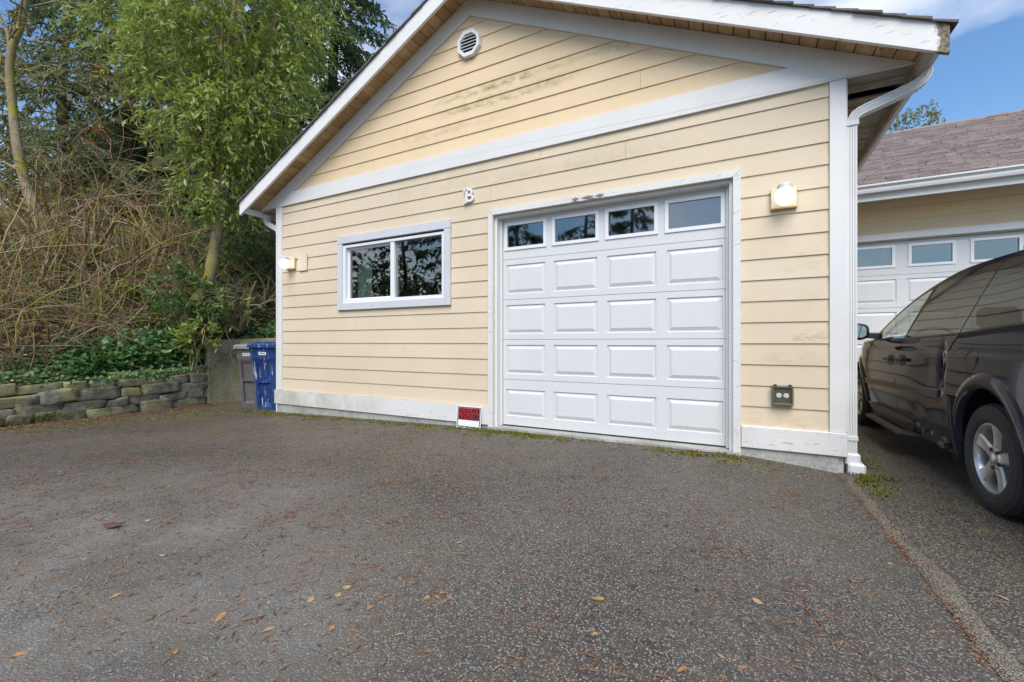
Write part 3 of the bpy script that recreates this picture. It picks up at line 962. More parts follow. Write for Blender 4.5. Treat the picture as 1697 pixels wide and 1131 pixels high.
sh = MB()
y = YE - .02
while y < YR - .02:
    x = .80 + random.uniform(0, .1)
    y1 = min(y + .125, YR)
    while x < NX1 + .4:
        wd = random.choice((.14, .17, .2, .26, .31))
        t = random.choice((.010, .014, .022))
        dy = random.choice((0, 0, .012))
        sh.hexa([(x, y + dy, nz(y) + .001), (x + wd - .002, y + dy, nz(y) + .001), (x + wd - .002, y1, nz(y1) + .001), (x, y1, nz(y1) + .001),
                 (x, y + dy, nz(y) + .010 + t), (x + wd - .002, y + dy, nz(y) + .010 + t), (x + wd - .002, y1 + .02, nz(y1) + .004), (x, y1 + .02, nz(y1) + .004)])
        x += wd
    y += .102
o = sh.build('shingles', MAT['shingle'], N, fix=False)
o['kind'] = 'stuff'
x = .8
while x < NX1 + .4:
    MB().prism([(x, YR - .12, nz(YR - .12) + .012), (x, YR, nz(YR) + .03), (x, YR + .12, nz(YR - .12) + .012)], (.235, 0, 0)).build('ridge_cap', MAT['shingle'], N)
    x += .24
gut = MB()
prof2 = [(0, 0), (-.075, 0), (-.085, .03), (-.085, .055), (-.115, .085), (-.115, .105), (-.106, .105), (-.077, .062), (-.077, .035), (-.07, .008), (0, .008)]
gut.prism([(.80, YE + a, 3.095 + b) for a, b in prof2], (NX1 - .4, 0, 0))
gut.build('gutter', MAT['gutter_white'], N)
MB().cham(.80, NX1 + .4, YE + .002, YE + .03, 3.00, 3.20, .003).build('fascia_board', MAT['white'], N)
MB().box(.80, NX1 + .4, YE + .031, YN - .021, 3.125, 3.14).build('soffit', MAT['white'], N)

# ------------------------------------------------------------------ things on the garage front
def emissive(name, col, strength):
    t = NT(name)
    t.set(col, .3, emis=col, estr=strength)
    return t.m
MAT['lamp_glass'] = emissive('lit_opal_glass', (1.0, .96, .90), 1.1)
MAT['mount'] = plain('cream_mount_block', (.66, .55, .39), .65)
MAT['lamp_cap'] = plain('grey_white_cap', (.55, .56, .57), .4)
MAT['mount_wood'] = plain('bare_block_edge', (.38, .24, .11), .8)

def wall_lamp(x, z, label, tilt=0):
    L = empty('wall_lamp', (x, 4.480, z), label, 'lamp', 'lit lamps on the garage front')
    L.scale = (.84, .84, .84)
    MB().cham(-.115, .115, -.035, .0, -.105, .105, .004).build('mount_block', MAT['mount'], L, local=True)
    MB().box(-.117, .117, -.042, -.002, -.118, -.1055).build('drip_edge', MAT['mount_wood'], L, local=True)
    c = MB()
    c.lathe([(.075, .0), (.075, .05), (.06, .066), (.02, .07), (.02, .0)], 'z', (0, -.15, .028), 24)
    c.build('cap', MAT['lamp_cap'], L, smooth=False, local=True)
    MB().tube([(0, -.03, .09), (0, -.13, .09)], .03, 12).build('arm', MAT['vinyl'], L, local=True)
    prof = [(-.088 * math.cos(math.pi * k / 14) * 1.0, .088 * math.sin(math.pi * k / 14) + .0001) for k in range(13)]
    MB().lathe(prof, 'z', (0, -.15, -.025), 24).build('globe', MAT['lamp_glass'], L, smooth=True, local=True)
    return L
wall_lamp(.325, 2.312, 'lit white globe lamp on the siding right of the garage door')
wall_lamp(-6.30, 2.300, 'lit white globe lamp near the left corner, left of the window')
ld = bpy.data.lights.new('lamp_light', 'POINT'); ld.energy = .10; ld.color = (1, .9, .75); ld.shadow_soft_size = .1
for L in [o for o in COL.objects if o.name.startswith('wall_lamp')]:
    lo = bpy.data.objects.new('lamp_light', ld); COL.objects.link(lo); lo.parent = L; lo.location = (0, -.34, -.05)

o = MB().cham(-6.13, -5.93, 4.470, 4.4775, 2.165, 2.44, .004).build('cover_plate', plain('pale_cover_plate', (.70, .60, .45), .6, var=.03))
tag(o, 'pale blank rectangular patch plate on siding beside left lamp', 'plate')

# electrical outlet with bubble cover
E_ = empty('outlet_box', (.316, 4.478, .588), 'weathered bronze outlet box with flip cover on siding near ground', 'outlet')
bronze = plain('tarnished_bronze', (.17, .15, .10), .5, .6)
fr = MB()
for (a0, a1, c0, c1) in ((-.08, .08, -.085, -.066), (-.08, .08, .066, .085), (-.08, -.063, -.066, .066), (.063, .08, -.066, .066)):
    fr.cham(a0, a1, -.045, 0, c0, c1, .004)
fr.build('frame', bronze, E_, local=True)
MB().box(-.063, .063, -.028, -.004, -.066, .066).build('cover', plain('smoky_cover', (.07, .07, .055), .25), E_, local=True)
for sx in (-.027, .027):
    MB().lathe([(-.0315, .0), (-.0315, .019), (-.027, .023), (-.027, .0)], 'y', (sx, 0, .0), 16).build('receptacle', plain('ivory_receptacle', (.50, .49, .40), .5), E_, local=True)
for sx in (-.055, .055):
    MB().cham(sx - .012, sx + .012, -.048, -.004, .083, .096, .003).build('hinge', MAT['black'], E_, local=True)

# house letter B (slab serif)
me = text_mesh('B', .235, .012, 1, .002)
Bm = MB()
for (a0, a1, c0, c1) in ((-.085, -.03, .066, .082), (-.085, -.03, -.082, -.066)):
    Bm.box(a0, a1, -.012, .012, c0, c1)
o = link('house_letter', me, MAT['vinyl'], loc=(-2.94, 4.466, 2.838), rot=(math.radians(90), 0, 0))
tag(o, 'white serif house letter B mounted above between window and door', 'letter')
s = Bm.build('serif', MAT['vinyl'], o, loc=(0, 0, 0))
s.rotation_euler = (math.radians(-90), 0, 0)

# PRIVATE PROPERTY sign leaning on the skirt board
SG = empty('warning_sign', (-2.925, 4.415, .012), 'small red on black PRIVATE PROPERTY sign leaning beside the door frame', 'sign', rot=(math.radians(-7), 0, 0))
red = NT('sign_red'); red.set((.62, .02, .03), .5); red = red.m
blk = plain('sign_black', (.012, .011, .012), .4)
sw, shh = .175, .265
MB().cham(-sw, sw, -.004, 0, 0, shh, .0015).build('plate', MAT['vinyl'], SG, local=True)
bd = MB()
for (a0, a1, c0, c1) in ((-sw + .011, sw - .011, .011, .024), (-sw + .011, sw - .011, shh - .024, shh - .011), (-sw + .011, -sw + .023, .024, shh - .024), (sw - .023, sw - .011, .024, shh - .024)):
    bd.box(a0, a1, -.0055, -.004, c0, c1)
bd.build('border', plain('sign_border', (.10, .11, .12), .5), SG, local=True)
MB().box(-sw + .026, sw - .026, -.0058, -.004, .098, shh - .027).build('black_field', blk, SG, local=True)
for (txt, size, z, sp_) in (('PRIVATE', .071, .212, 1.02), ('PROPERTY', .067, .152, .98), ('NO TRESPASSING', .030, .112, 1.0)):
    m_ = text_mesh(txt, size, .0006, sp_ * 1.12, 0)
    ob = link('lettering', m_, red, SG, local=True, loc=(0, -.0066, z), rot=(math.radians(90), 0, 0))
    xs = [v.co.x for v in m_.vertices]
    wd = max(xs) - min(xs)
    tgt = {'PRIVATE': .255, 'PROPERTY': .288, 'NO TRESPASSING': .285}[txt]
    ob.scale = (tgt / wd, 1.25 if txt != 'NO TRESPASSING' else .95, 1)

# ------------------------------------------------------------------ wheelie bins
def m_bin(name, col, streaks=0.0):
    t = NT(name)
    n1 = t.noise(4, 6, .65)
    c = t.ramp(n1, [(.3, tuple(q * .75 for q in col)), (.7, tuple(q * 1.2 for q in col))])
    if streaks:
        a = t.ramp(t.noise(1.0, 5, .7, t.pos((30, 30, 1.0)), .5), [(.585, 0), (.615, 1)])
        b = t.ramp(t.noise(1.0, 4, .6, t.pos((7, 7, 3))), [(.42, 0), (.55, 1)])
        c = t.mix(t.math('MULTIPLY', t.math('MULTIPLY', a, b), streaks), c, (.62, .66, .72))
    t.set(c, .5, spec=.4)
    t.bump(t.noise(60, 3), .12, .003)
    return t.m

def wheelie_bin(loc, rot, w, d, h, mats, label, group, label_mat):
    R_ = empty('wheelie_bin', loc, label, 'bin', group, rot=(0, 0, rot))
    body = MB()
    rows = []
    zsec = [0, .02, .06, .10, .44, .445, .47, .475, .74, .80, .83, .86, .93, .985, .99, 1.0]
    for zf in zsec:
        z = zf * h
        k = .74 + .20 * min(1, zf / .8)
        if zf >= .83: k = .985
        if zf >= .985: k = 1.06
        hw, hd = w / 2 * k, d / 2 * k
        r = .05
        sec = []
        # front (-y) face points left to right, with the two sunken panels
        inset = 0
        if .06 < zf < .445 or .47 < zf < .80: inset = .035
        fx = [-hw + r, -hw * .56, -hw * .54, -hw * .25, hw * .25, hw * .54, hw * .56, hw - r]
        for i, x in enumerate(fx):
            sec.append((x, -hd + (inset if 2 <= i <= 5 else 0), z))
        def arc(cx, cy, a0, a1):
            return [(cx + r * math.cos(math.radians(a0 + (a1 - a0) * q / 3)), cy + r * math.sin(math.radians(a0 + (a1 - a0) * q / 3)), z) for q in range(1, 3)]
        sec += arc(hw - r, -hd + r, -90, 0)
        sec += [(hw, -hd + r, z), (hw, 0, z), (hw, hd - r, z)] + arc(hw - r, hd - r, 0, 90) + [(hw - r, hd, z), (-hw + r, hd, z)] + arc(-hw + r, hd - r, 90, 180) + [(-hw, hd - r, z), (-hw, 0, z), (-hw, -hd + r, z)] + arc(-hw + r, -hd + r, 180, 270)
        rows.append(sec + [sec[0]])
    body.grid(rows)
    body.poly(rows[0][:-1]); body.poly(rows[-1][:-1])
    bo = body.build('body', mats[0], R_, local=True)
    smooth_by_angle(bo, 28)
    hw, hd = w / 2 * 1.1, d / 2 * 1.1
    lid = MB()
    lr = []
    for (zf, k) in ((h + .001, 1.0), (h + .045, 1.0), (h + .055, .965), (h + .075, .93), (h + .085, .80), (h + .095, .3)):
        r = .06 * k
        sec = []
        for (cx, cy, a0) in ((1, -1, -90), (1, 1, 0), (-1, 1, 90), (-1, -1, 180)):
            for q in range(4):
                a = math.radians(a0 + 30 * q)
                sec.append((cx * (hw * k - r) + r * math.cos(a), cy * (hd * k - r) + r * math.sin(a) - (.02 if cy < 0 else 0), zf))
        lr.append(sec + [sec[0]])
    lid.grid(lr); lid.poly(lr[0][:-1]); lid.poly(lr[-1][:-1])
    lo = lid.build('lid', mats[1], R_, local=True)
    smooth_by_angle(lo, 30)
    rb = MB()
    for x in (-.5, -.17, .17, .5):
        rb.cham(hw * x - .02, hw * x + .02, -hd * .8, hd * .75, h + .082, h + .098, .005)
    rb.build('ridge', mats[1], lo, local=True)
    MB().tube([(-hw * .55, -hd * .72 , h * .457), (hw * .55, -hd * .72, h * .457)], .012, 8).build('catch_bar', mats[0], R_, local=True)
    MB().tube([(-hw * .8, hd + .05, h * .97), (hw * .8, hd + .05, h * .97)], .016, 8).build('handle', mats[0], R_, local=True)
    for sx in (-1, 1):
        MB().lathe([(-.03, .0), (-.03, .1), (.03, .1), (.03, .0)], 'x', (sx * w * .40, d * .37, .1), 20).build('wheel', MAT['black'], R_, local=True)
    lb = MB().box(-.075, .075, -d / 2 * .985 - .004, -d / 2 * .985 + .002, h * .885, h * .93).build('label_plate', MAT['vinyl'], R_, local=True)
    mk = MB()
    for k in range(9):
        x = -.06 + .0135 * k
        mk.box(x, x + .008, -d / 2 * .985 - .0052, -d / 2 * .985 - .004, h * .898, h * .898 + .02 + .006 * (k % 2))
    mk.build('print', label_mat, lb, local=True)
    return R_
gz = -.105
wheelie_bin((-7.86, 4.92, gz), math.radians(14), .50, .56, 1.04, (m_bin('grey_bin_plastic', (.115, .11, .108)), m_bin('grey_lid_plastic', (.20, .20, .19), .5)), 'grey wheeled rubbish bin beside the curved concrete wall', 'wheelie bins at the garage corner', blk)
wheelie_bin((-7.17, 4.80, gz), math.radians(14), .54, .62, 1.07, (m_bin('blue_bin_plastic', (.012, .045, .165), .8), m_bin('blue_lid_plastic', (.014, .05, .17), .9)), 'blue wheeled recycling bin with white streaks at the garage corner', 'wheelie bins at the garage corner', blk)

# ------------------------------------------------------------------ retaining walls
path = []
for k in range(9):
    a = math.radians(180 - 90 * k / 8)
    path.append((-8.30 + .58 * math.cos(a), 4.78 + .62 * math.sin(a)))
path = [(-8.885, 4.62)] + path + [(-7.7, 5.41), (-6.69, 5.42)]
cw = MB()
r0, r1 = [], []
for i, (x, y) in enumerate(path):
    a, b = path[max(i - 1, 0)], path[min(i + 1, len(path) - 1)]
    dx, dy = b[0] - a[0], b[1] - a[1]
    l = math.hypot(dx, dy)
    nx, ny = dy / l, -dx / l        # outward (towards the drive)
    t = .22
    top = 1.10 + .05 * i / len(path)
    r0.append([(x + nx * 0, y + ny * 0, -.25), (x, y, top - .015), (x - nx * .02, y - ny * .02, top), (x - nx * t, y - ny * t, top), (x - nx * t, y - ny * t, -.25)])
cw.grid(r0); cw.poly(r0[0]); cw.poly(r0[-1])
o = cw.build('concrete_wall', MAT['concrete_moss'])
smooth_by_angle(o, 40)
tag(o, 'curved mossy concrete retaining wall standing behind the bins', 'wall')

def m_stone():
    t = NT('basalt_stone')
    n1 = t.noise(6, 6, .7); n2 = t.noise(40, 4, .6)
    c = t.ramp(n1, [(.30, (.07, .068, .06)), (.52, (.22, .205, .165)), (.72, (.46, .43, .34))])
    c = t.mix(t.math('MULTIPLY', t.objrand(), .35), c, (.17, .165, .12))
    li = t.ramp(t.noise(3.3, 6, .75), [(.43, 0), (.58, 1)])
    c = t.mix(t.math('MULTIPLY', li, t.math('MULTIPLY', t.ramp(t.math('FRACT', t.math('MULTIPLY', t.objrand(), 7.3)), [(.3, .1), (.7, 1)]), .8)), c, (.33, .31, .13))
    ms = t.ramp(t.math('ADD', t.noise(5, 6, .7), t.math('MULTIPLY', t.math('FRACT', t.math('MULTIPLY', t.objrand(), 3.7)), .16)), [(.74, 0), (.80, 1)])
    c = t.mix(ms, c, (.12, .14, .03))
    t.set(c, .85, spec=.25)
    t.bump(t.math('ADD', n1, t.math('MULTIPLY', n2, .4)), .8, .03)
    return t.m
MAT['stone'] = m_stone()
SW = empty('stone_wall', (-8.8, 3.2, -.1), 'low dry-stacked grey stone retaining wall with lichen at the bank', 'wall')
def stone_mesh(l, h, d, seed):
    rs = np.random.RandomState(seed)
    bm = bmesh.new()
    bmesh.ops.create_cube(bm, size=1)
    bmesh.ops.subdivide_edges(bm, edges=bm.edges[:], cuts=2, use_grid_fill=True)
    for v in bm.verts:          # bring the outer rows of cuts close to the edges: rounded arrises, flat faces
        v.co = Vector([c if abs(c) > .49 else math.copysign(.33, c) for c in v.co])
    off = Vector(rs.uniform(0, 50, 3))
    for v in bm.verts:
        p = v.co.copy()
        n_ext = sum(1 for c in p if abs(c) > .49)
        k = {1: 1.0, 2: .972, 3: .915}.get(n_ext, 1)
        p = p * k
        q = Vector((p.x * d, p.y * l, p.z * h))
        q += Vector((mnoise.noise(q * 7 + off) * .04, mnoise.noise(q * 6 + off + Vector((9, 0, 0))) * .055, mnoise.noise(q * 5 + off + Vector((0, 9, 0))) * .05))
        # slightly skewed ends
        q.y += q.z * (off.x % 1 - .5) * .5
        v.co = q
    me = bpy.data.meshes.new('stone')
    bm.to_mesh(me); bm.free()
    me.polygons.foreach_set('use_smooth', [True] * len(me.polygons))
    return me
def wall_face_x(y): return -8.62 - .33 * (y - 1.9) / 2.85
rs = np.random.RandomState(5)
hs_ = [.17, .155, .15, .135]
zb = -.11
sd = 100
for c in range(5):
    y = 1.0 + rs.uniform(0, .3)
    while y < 4.78:
        l = rs.choice([.2, .28, .36, .45, .55, .66]) * rs.uniform(.9, 1.1)
        l = min(l, 4.82 - y)
        if l < .14: break
        top = lerp_pts(y + l / 2, [(1.9, .44), (4.7, .62)])
        grow = lerp_pts(y, [(1.5, 0.0), (4.8, .10)])
        hh = ((.175, .17, .165, .155, .12)[c]) * (1 + rs.uniform(-.15, .15))
        z0 = -.12 + c * .146
        if z0 + .06 > top: y += l; continue
        x = wall_face_x(y + l / 2) + rs.uniform(-.025, .02) - c * .014
        o = link('stone', stone_mesh(l * .985, hh * .985, rs.uniform(.24, .32), sd), MAT['stone'], SW, loc=(x - .14, y + l / 2, z0 + hh / 2))
        o.rotation_euler = (rs.uniform(-.05, .05), rs.uniform(-.06, .06), rs.uniform(-.06, .06) + .11)
        sd += 1
        y += l

# ------------------------------------------------------------------ minivan (local frame: +Y forward, x = 0 at the left flank, z = 0 on the ground, y = 0 at the rear axle)
def m_paint():
    t = NT('navy_car_paint')
    d = t.noise(3, 6, .6)
    c = t.ramp(d, [(.3, (.007, .008, .018)), (.7, (.012, .014, .032))])
    dust = t.ramp(t.noise(1.0, 6, .7, t.pos((2, 2, 3.5))), [(.5, 0), (.8, 1)])
    lowz = t.ramp(t.xyz()['Z'], [(.2, .25), (.6, .05)])
    c = t.mix(t.math('MULTIPLY', dust, lowz), c, (.09, .08, .065))
    t.set(c, t.ramp(t.noise(5, 5), [(.3, .07), (.7, .13)]), spec=.28, coat=.28)
    t.b.inputs['Coat Roughness'].default_value = .03
    return t.m
MAT['paint'] = m_paint()
MAT['cladding'] = plain('grey_plastic_moulding', (.085, .08, .076), .45, var=.2)
MAT['tyre'] = plain('tyre_rubber', (.028, .028, .028), .75, var=.25, scale=14, bump=.2)
MAT['alloy'] = plain('silver_alloy', (.62, .61, .58), .30, .75, var=.12, scale=9)
MAT['alloy_dark'] = plain('brake_dust_metal', (.07, .065, .06), .6, .6)
MAT['car_glass'] = m_glass('clear_car_glass', (.78, .84, .80), 1.7)
MAT['tint_glass'] = m_glass('privacy_glass', (.16, .15, .135), 2.2)
MAT['seat'] = plain('seat_fabric', (.12, .115, .11), .9)
TH = math.atan2(1.37 - 1.294, 6.75 - 3.76)
V = empty('minivan', (1.33, 3.76, .004), 'dark navy minivan with dented sliding door parked before the neighbouring garage', 'minivan', rot=(.0134, 0, TH))
WB, RT = 3.02, .333
VW = 1.96
BELT = [(-1.15, 1.165), (-.3, 1.15), (.44, 1.098), (1.5, 1.055), (2.2, 1.045), (2.5, 1.035), (3.0, .99), (3.45, .90), (3.75, .78), (3.9, .66)]
RAIL = [(-1.10, 1.50), (-.9, 1.60), (.0, 1.615), (.6, 1.615), (.95, 1.595), (1.2, 1.553), (1.45, 1.497), (1.706, 1.42), (1.95, 1.315), (2.2, 1.19), (2.46, 1.045)]
def cr(x, pts):
    """smooth interpolation"""
    if x <= pts[0][0]: return pts[0][1]
    if x >= pts[-1][0]: return pts[-1][1]
    for i in range(len(pts) - 1):
        if x <= pts[i + 1][0]:
            p0 = pts[max(i - 1, 0)]; p1 = pts[i]; p2 = pts[i + 1]; p3 = pts[min(i + 2, len(pts) - 1)]
            t = (x - p1[0]) / (p2[0] - p1[0])
            m1 = (p2[1] - p0[1]) / (p2[0] - p0[0]) * (p2[0] - p1[0])
            m2 = (p3[1] - p1[1]) / (p3[0] - p1[0]) * (p2[0] - p1[0])
            return (2 * t**3 - 3 * t * t + 1) * p1[1] + (t**3 - 2 * t * t + t) * m1 + (-2 * t**3 + 3 * t * t) * p2[1] + (t**3 - t * t) * m2
def belt(s): return cr(s, BELT)
def rail(s): return cr(s, RAIL)
def plan(s):
    """inset of the flank at the nose and the tail"""
    a = max(0, s - 2.75); b = max(0, -.55 - s)
    return .10 * a + .28 * a * a + .20 * b * b
def flank(s, z):
    """lateral inset of the side surface"""
    b = belt(s)
    x = plan(s)
    if z <= b:
        x += .055 * ((.72 - z) / .5) ** 2 if z < .72 else .035 * ((z - .72) / .35) ** 2
        x += .006 * math.exp(-((z - .985) / .018) ** 2) - .004 * math.exp(-((z - .94) / .03) ** 2)
        # crumpled trailing edge of the sliding door
        g = math.exp(-((s - .66) / .055) ** 2) * math.exp(-((z - .83) / .13) ** 2)
        x += .035 * g + .045 * g * mnoise.noise(Vector((s * 16, z * 19, 3)))
        x += .018 * math.exp(-((s - .85) / .22) ** 2) * math.exp(-((z - .80) / .16) ** 2)
        x += .012 * math.exp(-((s - 1.1) / .25) ** 2 - ((z - .42) / .08) ** 2) * mnoise.noise(Vector((s * 5, z * 6, 1)))
    else:
        x += .035 + (z - b) * .30 + .10 * (z - b) ** 2
    return x
RA = .405
def zbot(s):
    z = .235 if s > .3 else .25
    for c in (0, WB):
        if abs(s - c) < RA: z = max(z, .335 + math.sqrt(RA * RA - (s - c) ** 2) + .035 * (1 - abs(s - c) / RA))
    return z
st = set(np.round(np.linspace(-1.15, 3.85, 90), 4))
for c in (0, WB):
    for a in np.linspace(0, math.pi, 41): st.add(round(c + RA * math.cos(a), 4))
    st.add(c + RA + .0005); st.add(c - RA - .0005)
for a in np.arange(.45, .95, .018): st.add(round(float(a), 4))
st = sorted(st)
NR = 34
def side_rows(mir):
    rows = []
    for s in st:
        z0, z1 = zbot(s), belt(s)
        r = []
        for k in range(NR + 1):
            z = z0 + (z1 - z0) * k / NR
            x = flank(s, z)
            r.append((VW - x if mir else x, s, z))
        rows.append(r)
    return rows
bd = MB()
bd.grid(side_rows(False)); bd.grid(side_rows(True))
# hood / cowl between the belts, tail, nose
hood = []
for s in np.linspace(2.46, 3.85, 18):
    e, b = flank(s, belt(s)), belt(s)
    hood.append([(e + (VW - 2 * e) * a, s, b + .07 * (1 - (2 * a - 1) ** 4)) for a in np.linspace(0, 1, 13)])
bd.grid(hood)
bd.grid([[(flank(3.85, belt(3.85)) + (VW - 2 * flank(3.85, belt(3.85))) * a, 3.85 + .10 * (1 - (2 * a - 1) ** 2), z) for a in np.linspace(0, 1, 13)] for z in np.linspace(belt(3.85), .25, 6)])
bd.grid([[(flank(-1.15, .8) + (VW - 2 * flank(-1.15, .8)) * a, -1.15 - .05 * (1 - (2 * a - 1) ** 4), z) for a in np.linspace(0, 1, 9)] for z in (.25, .6, .9, 1.165)])
body = bd.build('body', MAT['paint'], V, local=True)
smooth_by_angle(body, 40)

def patch(name, s_bot, s_top, z_bot, z_top, mat, n=14, m=6, out=0.0, parent=None, both=True):
    """side patch between two curves, on the flank surface"""
    o = None
    for mir in ((False, True) if both else (False,)):
        mb = MB()
        rows = []
        for i in range(n + 1):
            a = i / n
            sb, stp = s_bot[0] + (s_bot[1] - s_bot[0]) * a, s_top[0] + (s_top[1] - s_top[0]) * a
            r = []
            for j in range(m + 1):
                b = j / m
                s = sb + (stp - sb) * b
                z = z_bot(sb) + (z_top(stp) - z_bot(sb)) * b
                x = flank(s, max(z, belt(s) + .0005)) - out
                r.append((VW - x if mir else x, s, z))
            rows.append(r)
        mb.grid(rows)
        o = mb.build(name, mat, V if parent is None else parent, smooth=True, local=True)
    return o
belt2 = lambda s: belt(s) + .001
wtop = lambda s: rail(s) - .035
# greenhouse: glass, pillars, cant rail
patch('front_door_window', (1.515, 2.24), (1.335, 2.20), lambda s: belt(s) + .014, lambda s: max(rail(s) - .045, belt(s) + .02), MAT['car_glass'], 18)
patch('sliding_door_window', (.455, 1.475), (.30, 1.235), lambda s: belt(s) + .012, wtop, MAT['tint_glass'], 18)
patch('rear_quarter_window', (-.93, .425), (-.80, .272), lambda s: belt(s) + .012, wtop, MAT['tint_glass'], 16)
patch('door_pillar', (1.475, 1.515), (1.235, 1.335), belt2, wtop, MAT['black'], 3, 6)
patch('window_divider', (.425, .455), (.272, .30), belt2, wtop, MAT['black'], 2, 6)
patch('rear_pillar', (-1.14, -.93), (-.98, -.80), belt2, wtop, MAT['paint'], 4, 6)
patch('cant_rail', (-1.0, 2.44), (-1.0, 2.44), lambda s: max(rail(s) - .036, belt(s) + .001), rail, MAT['paint'], 50, 2, .001)
patch('window_seal', (-.93, 2.30), (-.93, 2.30), lambda s: belt(s) + .0005, lambda s: belt(s) + .0135, MAT['black'], 40, 1, .003)
patch('mirror_sail', (2.24, 2.43), (2.20, 2.41), belt2, lambda s: max(rail(s) - .03, belt(s) + .004), MAT['black'], 4, 3, .001)
rf = []
for s in np.concatenate((np.linspace(-1.10, .9, 24), np.linspace(1.0, 1.32, 6))):
    z, e = rail(s), flank(s, rail(s))
    rf.append([(e + (VW - 2 * e) * a, s, z + .115 * (1 - abs(2 * a - 1) ** 2.6) * (1 if s < .9 else 1)) for a in np.linspace(0, 1, 21)])
ro = MB().grid(rf).build('roof', MAT['paint'], V, smooth=True, local=True)
ws = []
for s in np.linspace(1.32, 2.46, 16):
    z, e = rail(s), flank(s, rail(s))
    ws.append([(e + (VW - 2 * e) * a, s + .22 * (1 - (2 * a - 1) ** 2) * (s - 1.32) / 1.14, z + .115 * (1 - abs(2 * a - 1) ** 2.6)) for a in np.linspace(0, 1, 17)])
MB().grid(ws).build('windshield', MAT['car_glass'], V, smooth=True, local=True)
tg = [[(flank(-1.1, 1.45) + (VW - 2 * flank(-1.1, 1.45)) * a, -1.15 + .06 * b - .05 * (1 - (2 * a - 1) ** 4), 1.165 + (.40 + .08 * (1 - abs(2 * a - 1) ** 2.6)) * b) for a in np.linspace(0, 1, 9)] for b in (0, .5, 1)]
MB().grid(tg).build('rear_window', MAT['tint_glass'], V, smooth=True, local=True)
for e in (.45, VW - .45):
    rr = MB()
    rr.tube([(e, s, 1.715 + .012 * (1 - ((s + .17) / .79) ** 8)) for s in np.linspace(-.95, .62, 22)], .011, 8)
    for s in (-.95, -.3, .15, .6): rr.cham(e - .016, e + .016, s - .03, s + .03, 1.675, 1.722, .006)
    rr.build('roof_rack', MAT['black'], V, local=True)
# floor, inner sides of the wheel wells, seats
fl = MB().box(.10, VW - .10, .45, 2.60, .22, .30).box(.32, VW - .32, -1.10, .45, .25, .42).box(.32, VW - .32, 2.6, 3.75, .22, .6)
fl.build('floor_pan', MAT['black'], V, local=True)
for c in (0, WB):
    for mir in (False, True):
        wl = MB()
        rows = []
        for a in np.linspace(-.25, math.pi + .25, 24):
            rows.append([((VW - x) if mir else x, c + (RA + .002) * math.cos(a), .335 + (RA + .03) * math.sin(a)) for x in (.03, .34)])
        wl.grid(rows)
        wl.poly([r[1] for r in rows])
        wl.build('wheel_well', MAT['black'], V, local=True)
for (x, s) in ((.30, 1.55), (1.16, 1.55), (.30, .55), (1.16, .55), (.55, -.45)):
    S_ = MB().cham(x, x + .5, s - .25, s + .3, .45, .68, .06).build('seat', MAT['seat'], V, local=True)
    MB().cham(x, x + .5, s - .38, s - .25, .6, 1.12, .05).build('backrest', MAT['seat'], S_, local=True)
    MB().cham(x + .12, x + .38, s - .38, s - .28, 1.14, 1.32, .04).build('headrest', MAT['seat'], S_, local=True)
MB().cham(.15, VW - .15, 2.2, 2.6, .7, 1.03, .05).build('dashboard', MAT['black'], V, local=True)
wheelc = [(.45 + .18 * math.cos(a), 2.08 + .06 * math.sin(a), 1.0 + .17 * math.sin(a)) for a in np.linspace(0, 2 * math.pi, 24)]
MB().tube(wheelc, .014, 6).build('steering_wheel', MAT['black'], V, local=True)

# wheel-arch flares, mouldings, seams, handles, fuel door, step, mirror
for c in (0, WB):
    for mir in (False, True):
        rows = []
        lo, hi = (-.62, math.pi + .32) if c == 0 else (-.32, math.pi + .40)
        for a in np.linspace(.02, math.pi - .02, 36):
            r = []
            for (rad, off) in ((RA - .02, .02), (RA - .012, -.014), (RA + .03, -.020), (RA + .075, -.010), (RA + .085, .003)):
                s, z = c + rad * math.cos(a), .335 + rad * math.sin(a) + .035 * math.sin(a)
                x = flank(min(max(s, -1.15), 3.8), min(z, 1.0)) + off
                r.append((VW - x if mir else x, s, z))
            rows.append(r)
        fo = MB().grid(rows).build('wheel_arch', MAT['paint'], V, smooth=True, local=True)
def strip(name, pts, half, out, mat, depth=.012, both=False):
    """bar following (s,z) points on the flank"""
    rows = []
    for i, (s, z) in enumerate(pts):
        r = []
        for (dz, o_) in ((-half, -.004), (-half * .9, out), (half * .75, out), (half, -.004)):
            zz2 = z + dz
            x = flank(s, zz2) - o_
            r.append((x, s, zz2))
        rows.append(r)
    mb = MB().grid(rows)
    mb.poly(rows[0]); mb.poly(rows[-1])
    return mb.build(name, mat, V, local=True)
strip('side_moulding', [(s, .585 + .062 * (2.57 - s) / 1.88) for s in np.linspace(2.57, 1.62, 14)], .033, .014, MAT['cladding'])
strip('side_moulding', [(s, .585 + .062 * (2.57 - s) / 1.88) for s in np.linspace(1.60, .70, 14)], .033, .014, MAT['cladding'])
def seam(pts, r=.0035, name='door_seam', mat=None):
    MB().tube([(flank(s, z) + .0005, s, z) for s, z in pts], r, 5).build(name, mat or MAT['black'], V, local=True)
seam([(1.50, 1.05), (1.555, .98), (1.585, .85), (1.605, .65), (1.60, .42), (1.585, .26)])
seam([(.445, 1.09), (.50, 1.04), (.555, .98), (.59, .88), (.60, .76), (.605, .68)], .006)
seam([(.61, .66), (.62, .5), (.66, .35), (.68, .26)])
seam([(2.43, 1.03), (2.50, .93), (2.545, .8), (2.56, .62), (2.52, .42), (2.46, .26)])
seam([(-.40, .74), (-.7, .72), (-1.12, .71)], .004, 'bumper_seam')
strip('slider_track', [(s, belt(s) - .012 ) for s in np.linspace(.44, -.72, 16)], .018, .002, plain('matt_black_track', (.012, .012, .012), .8))
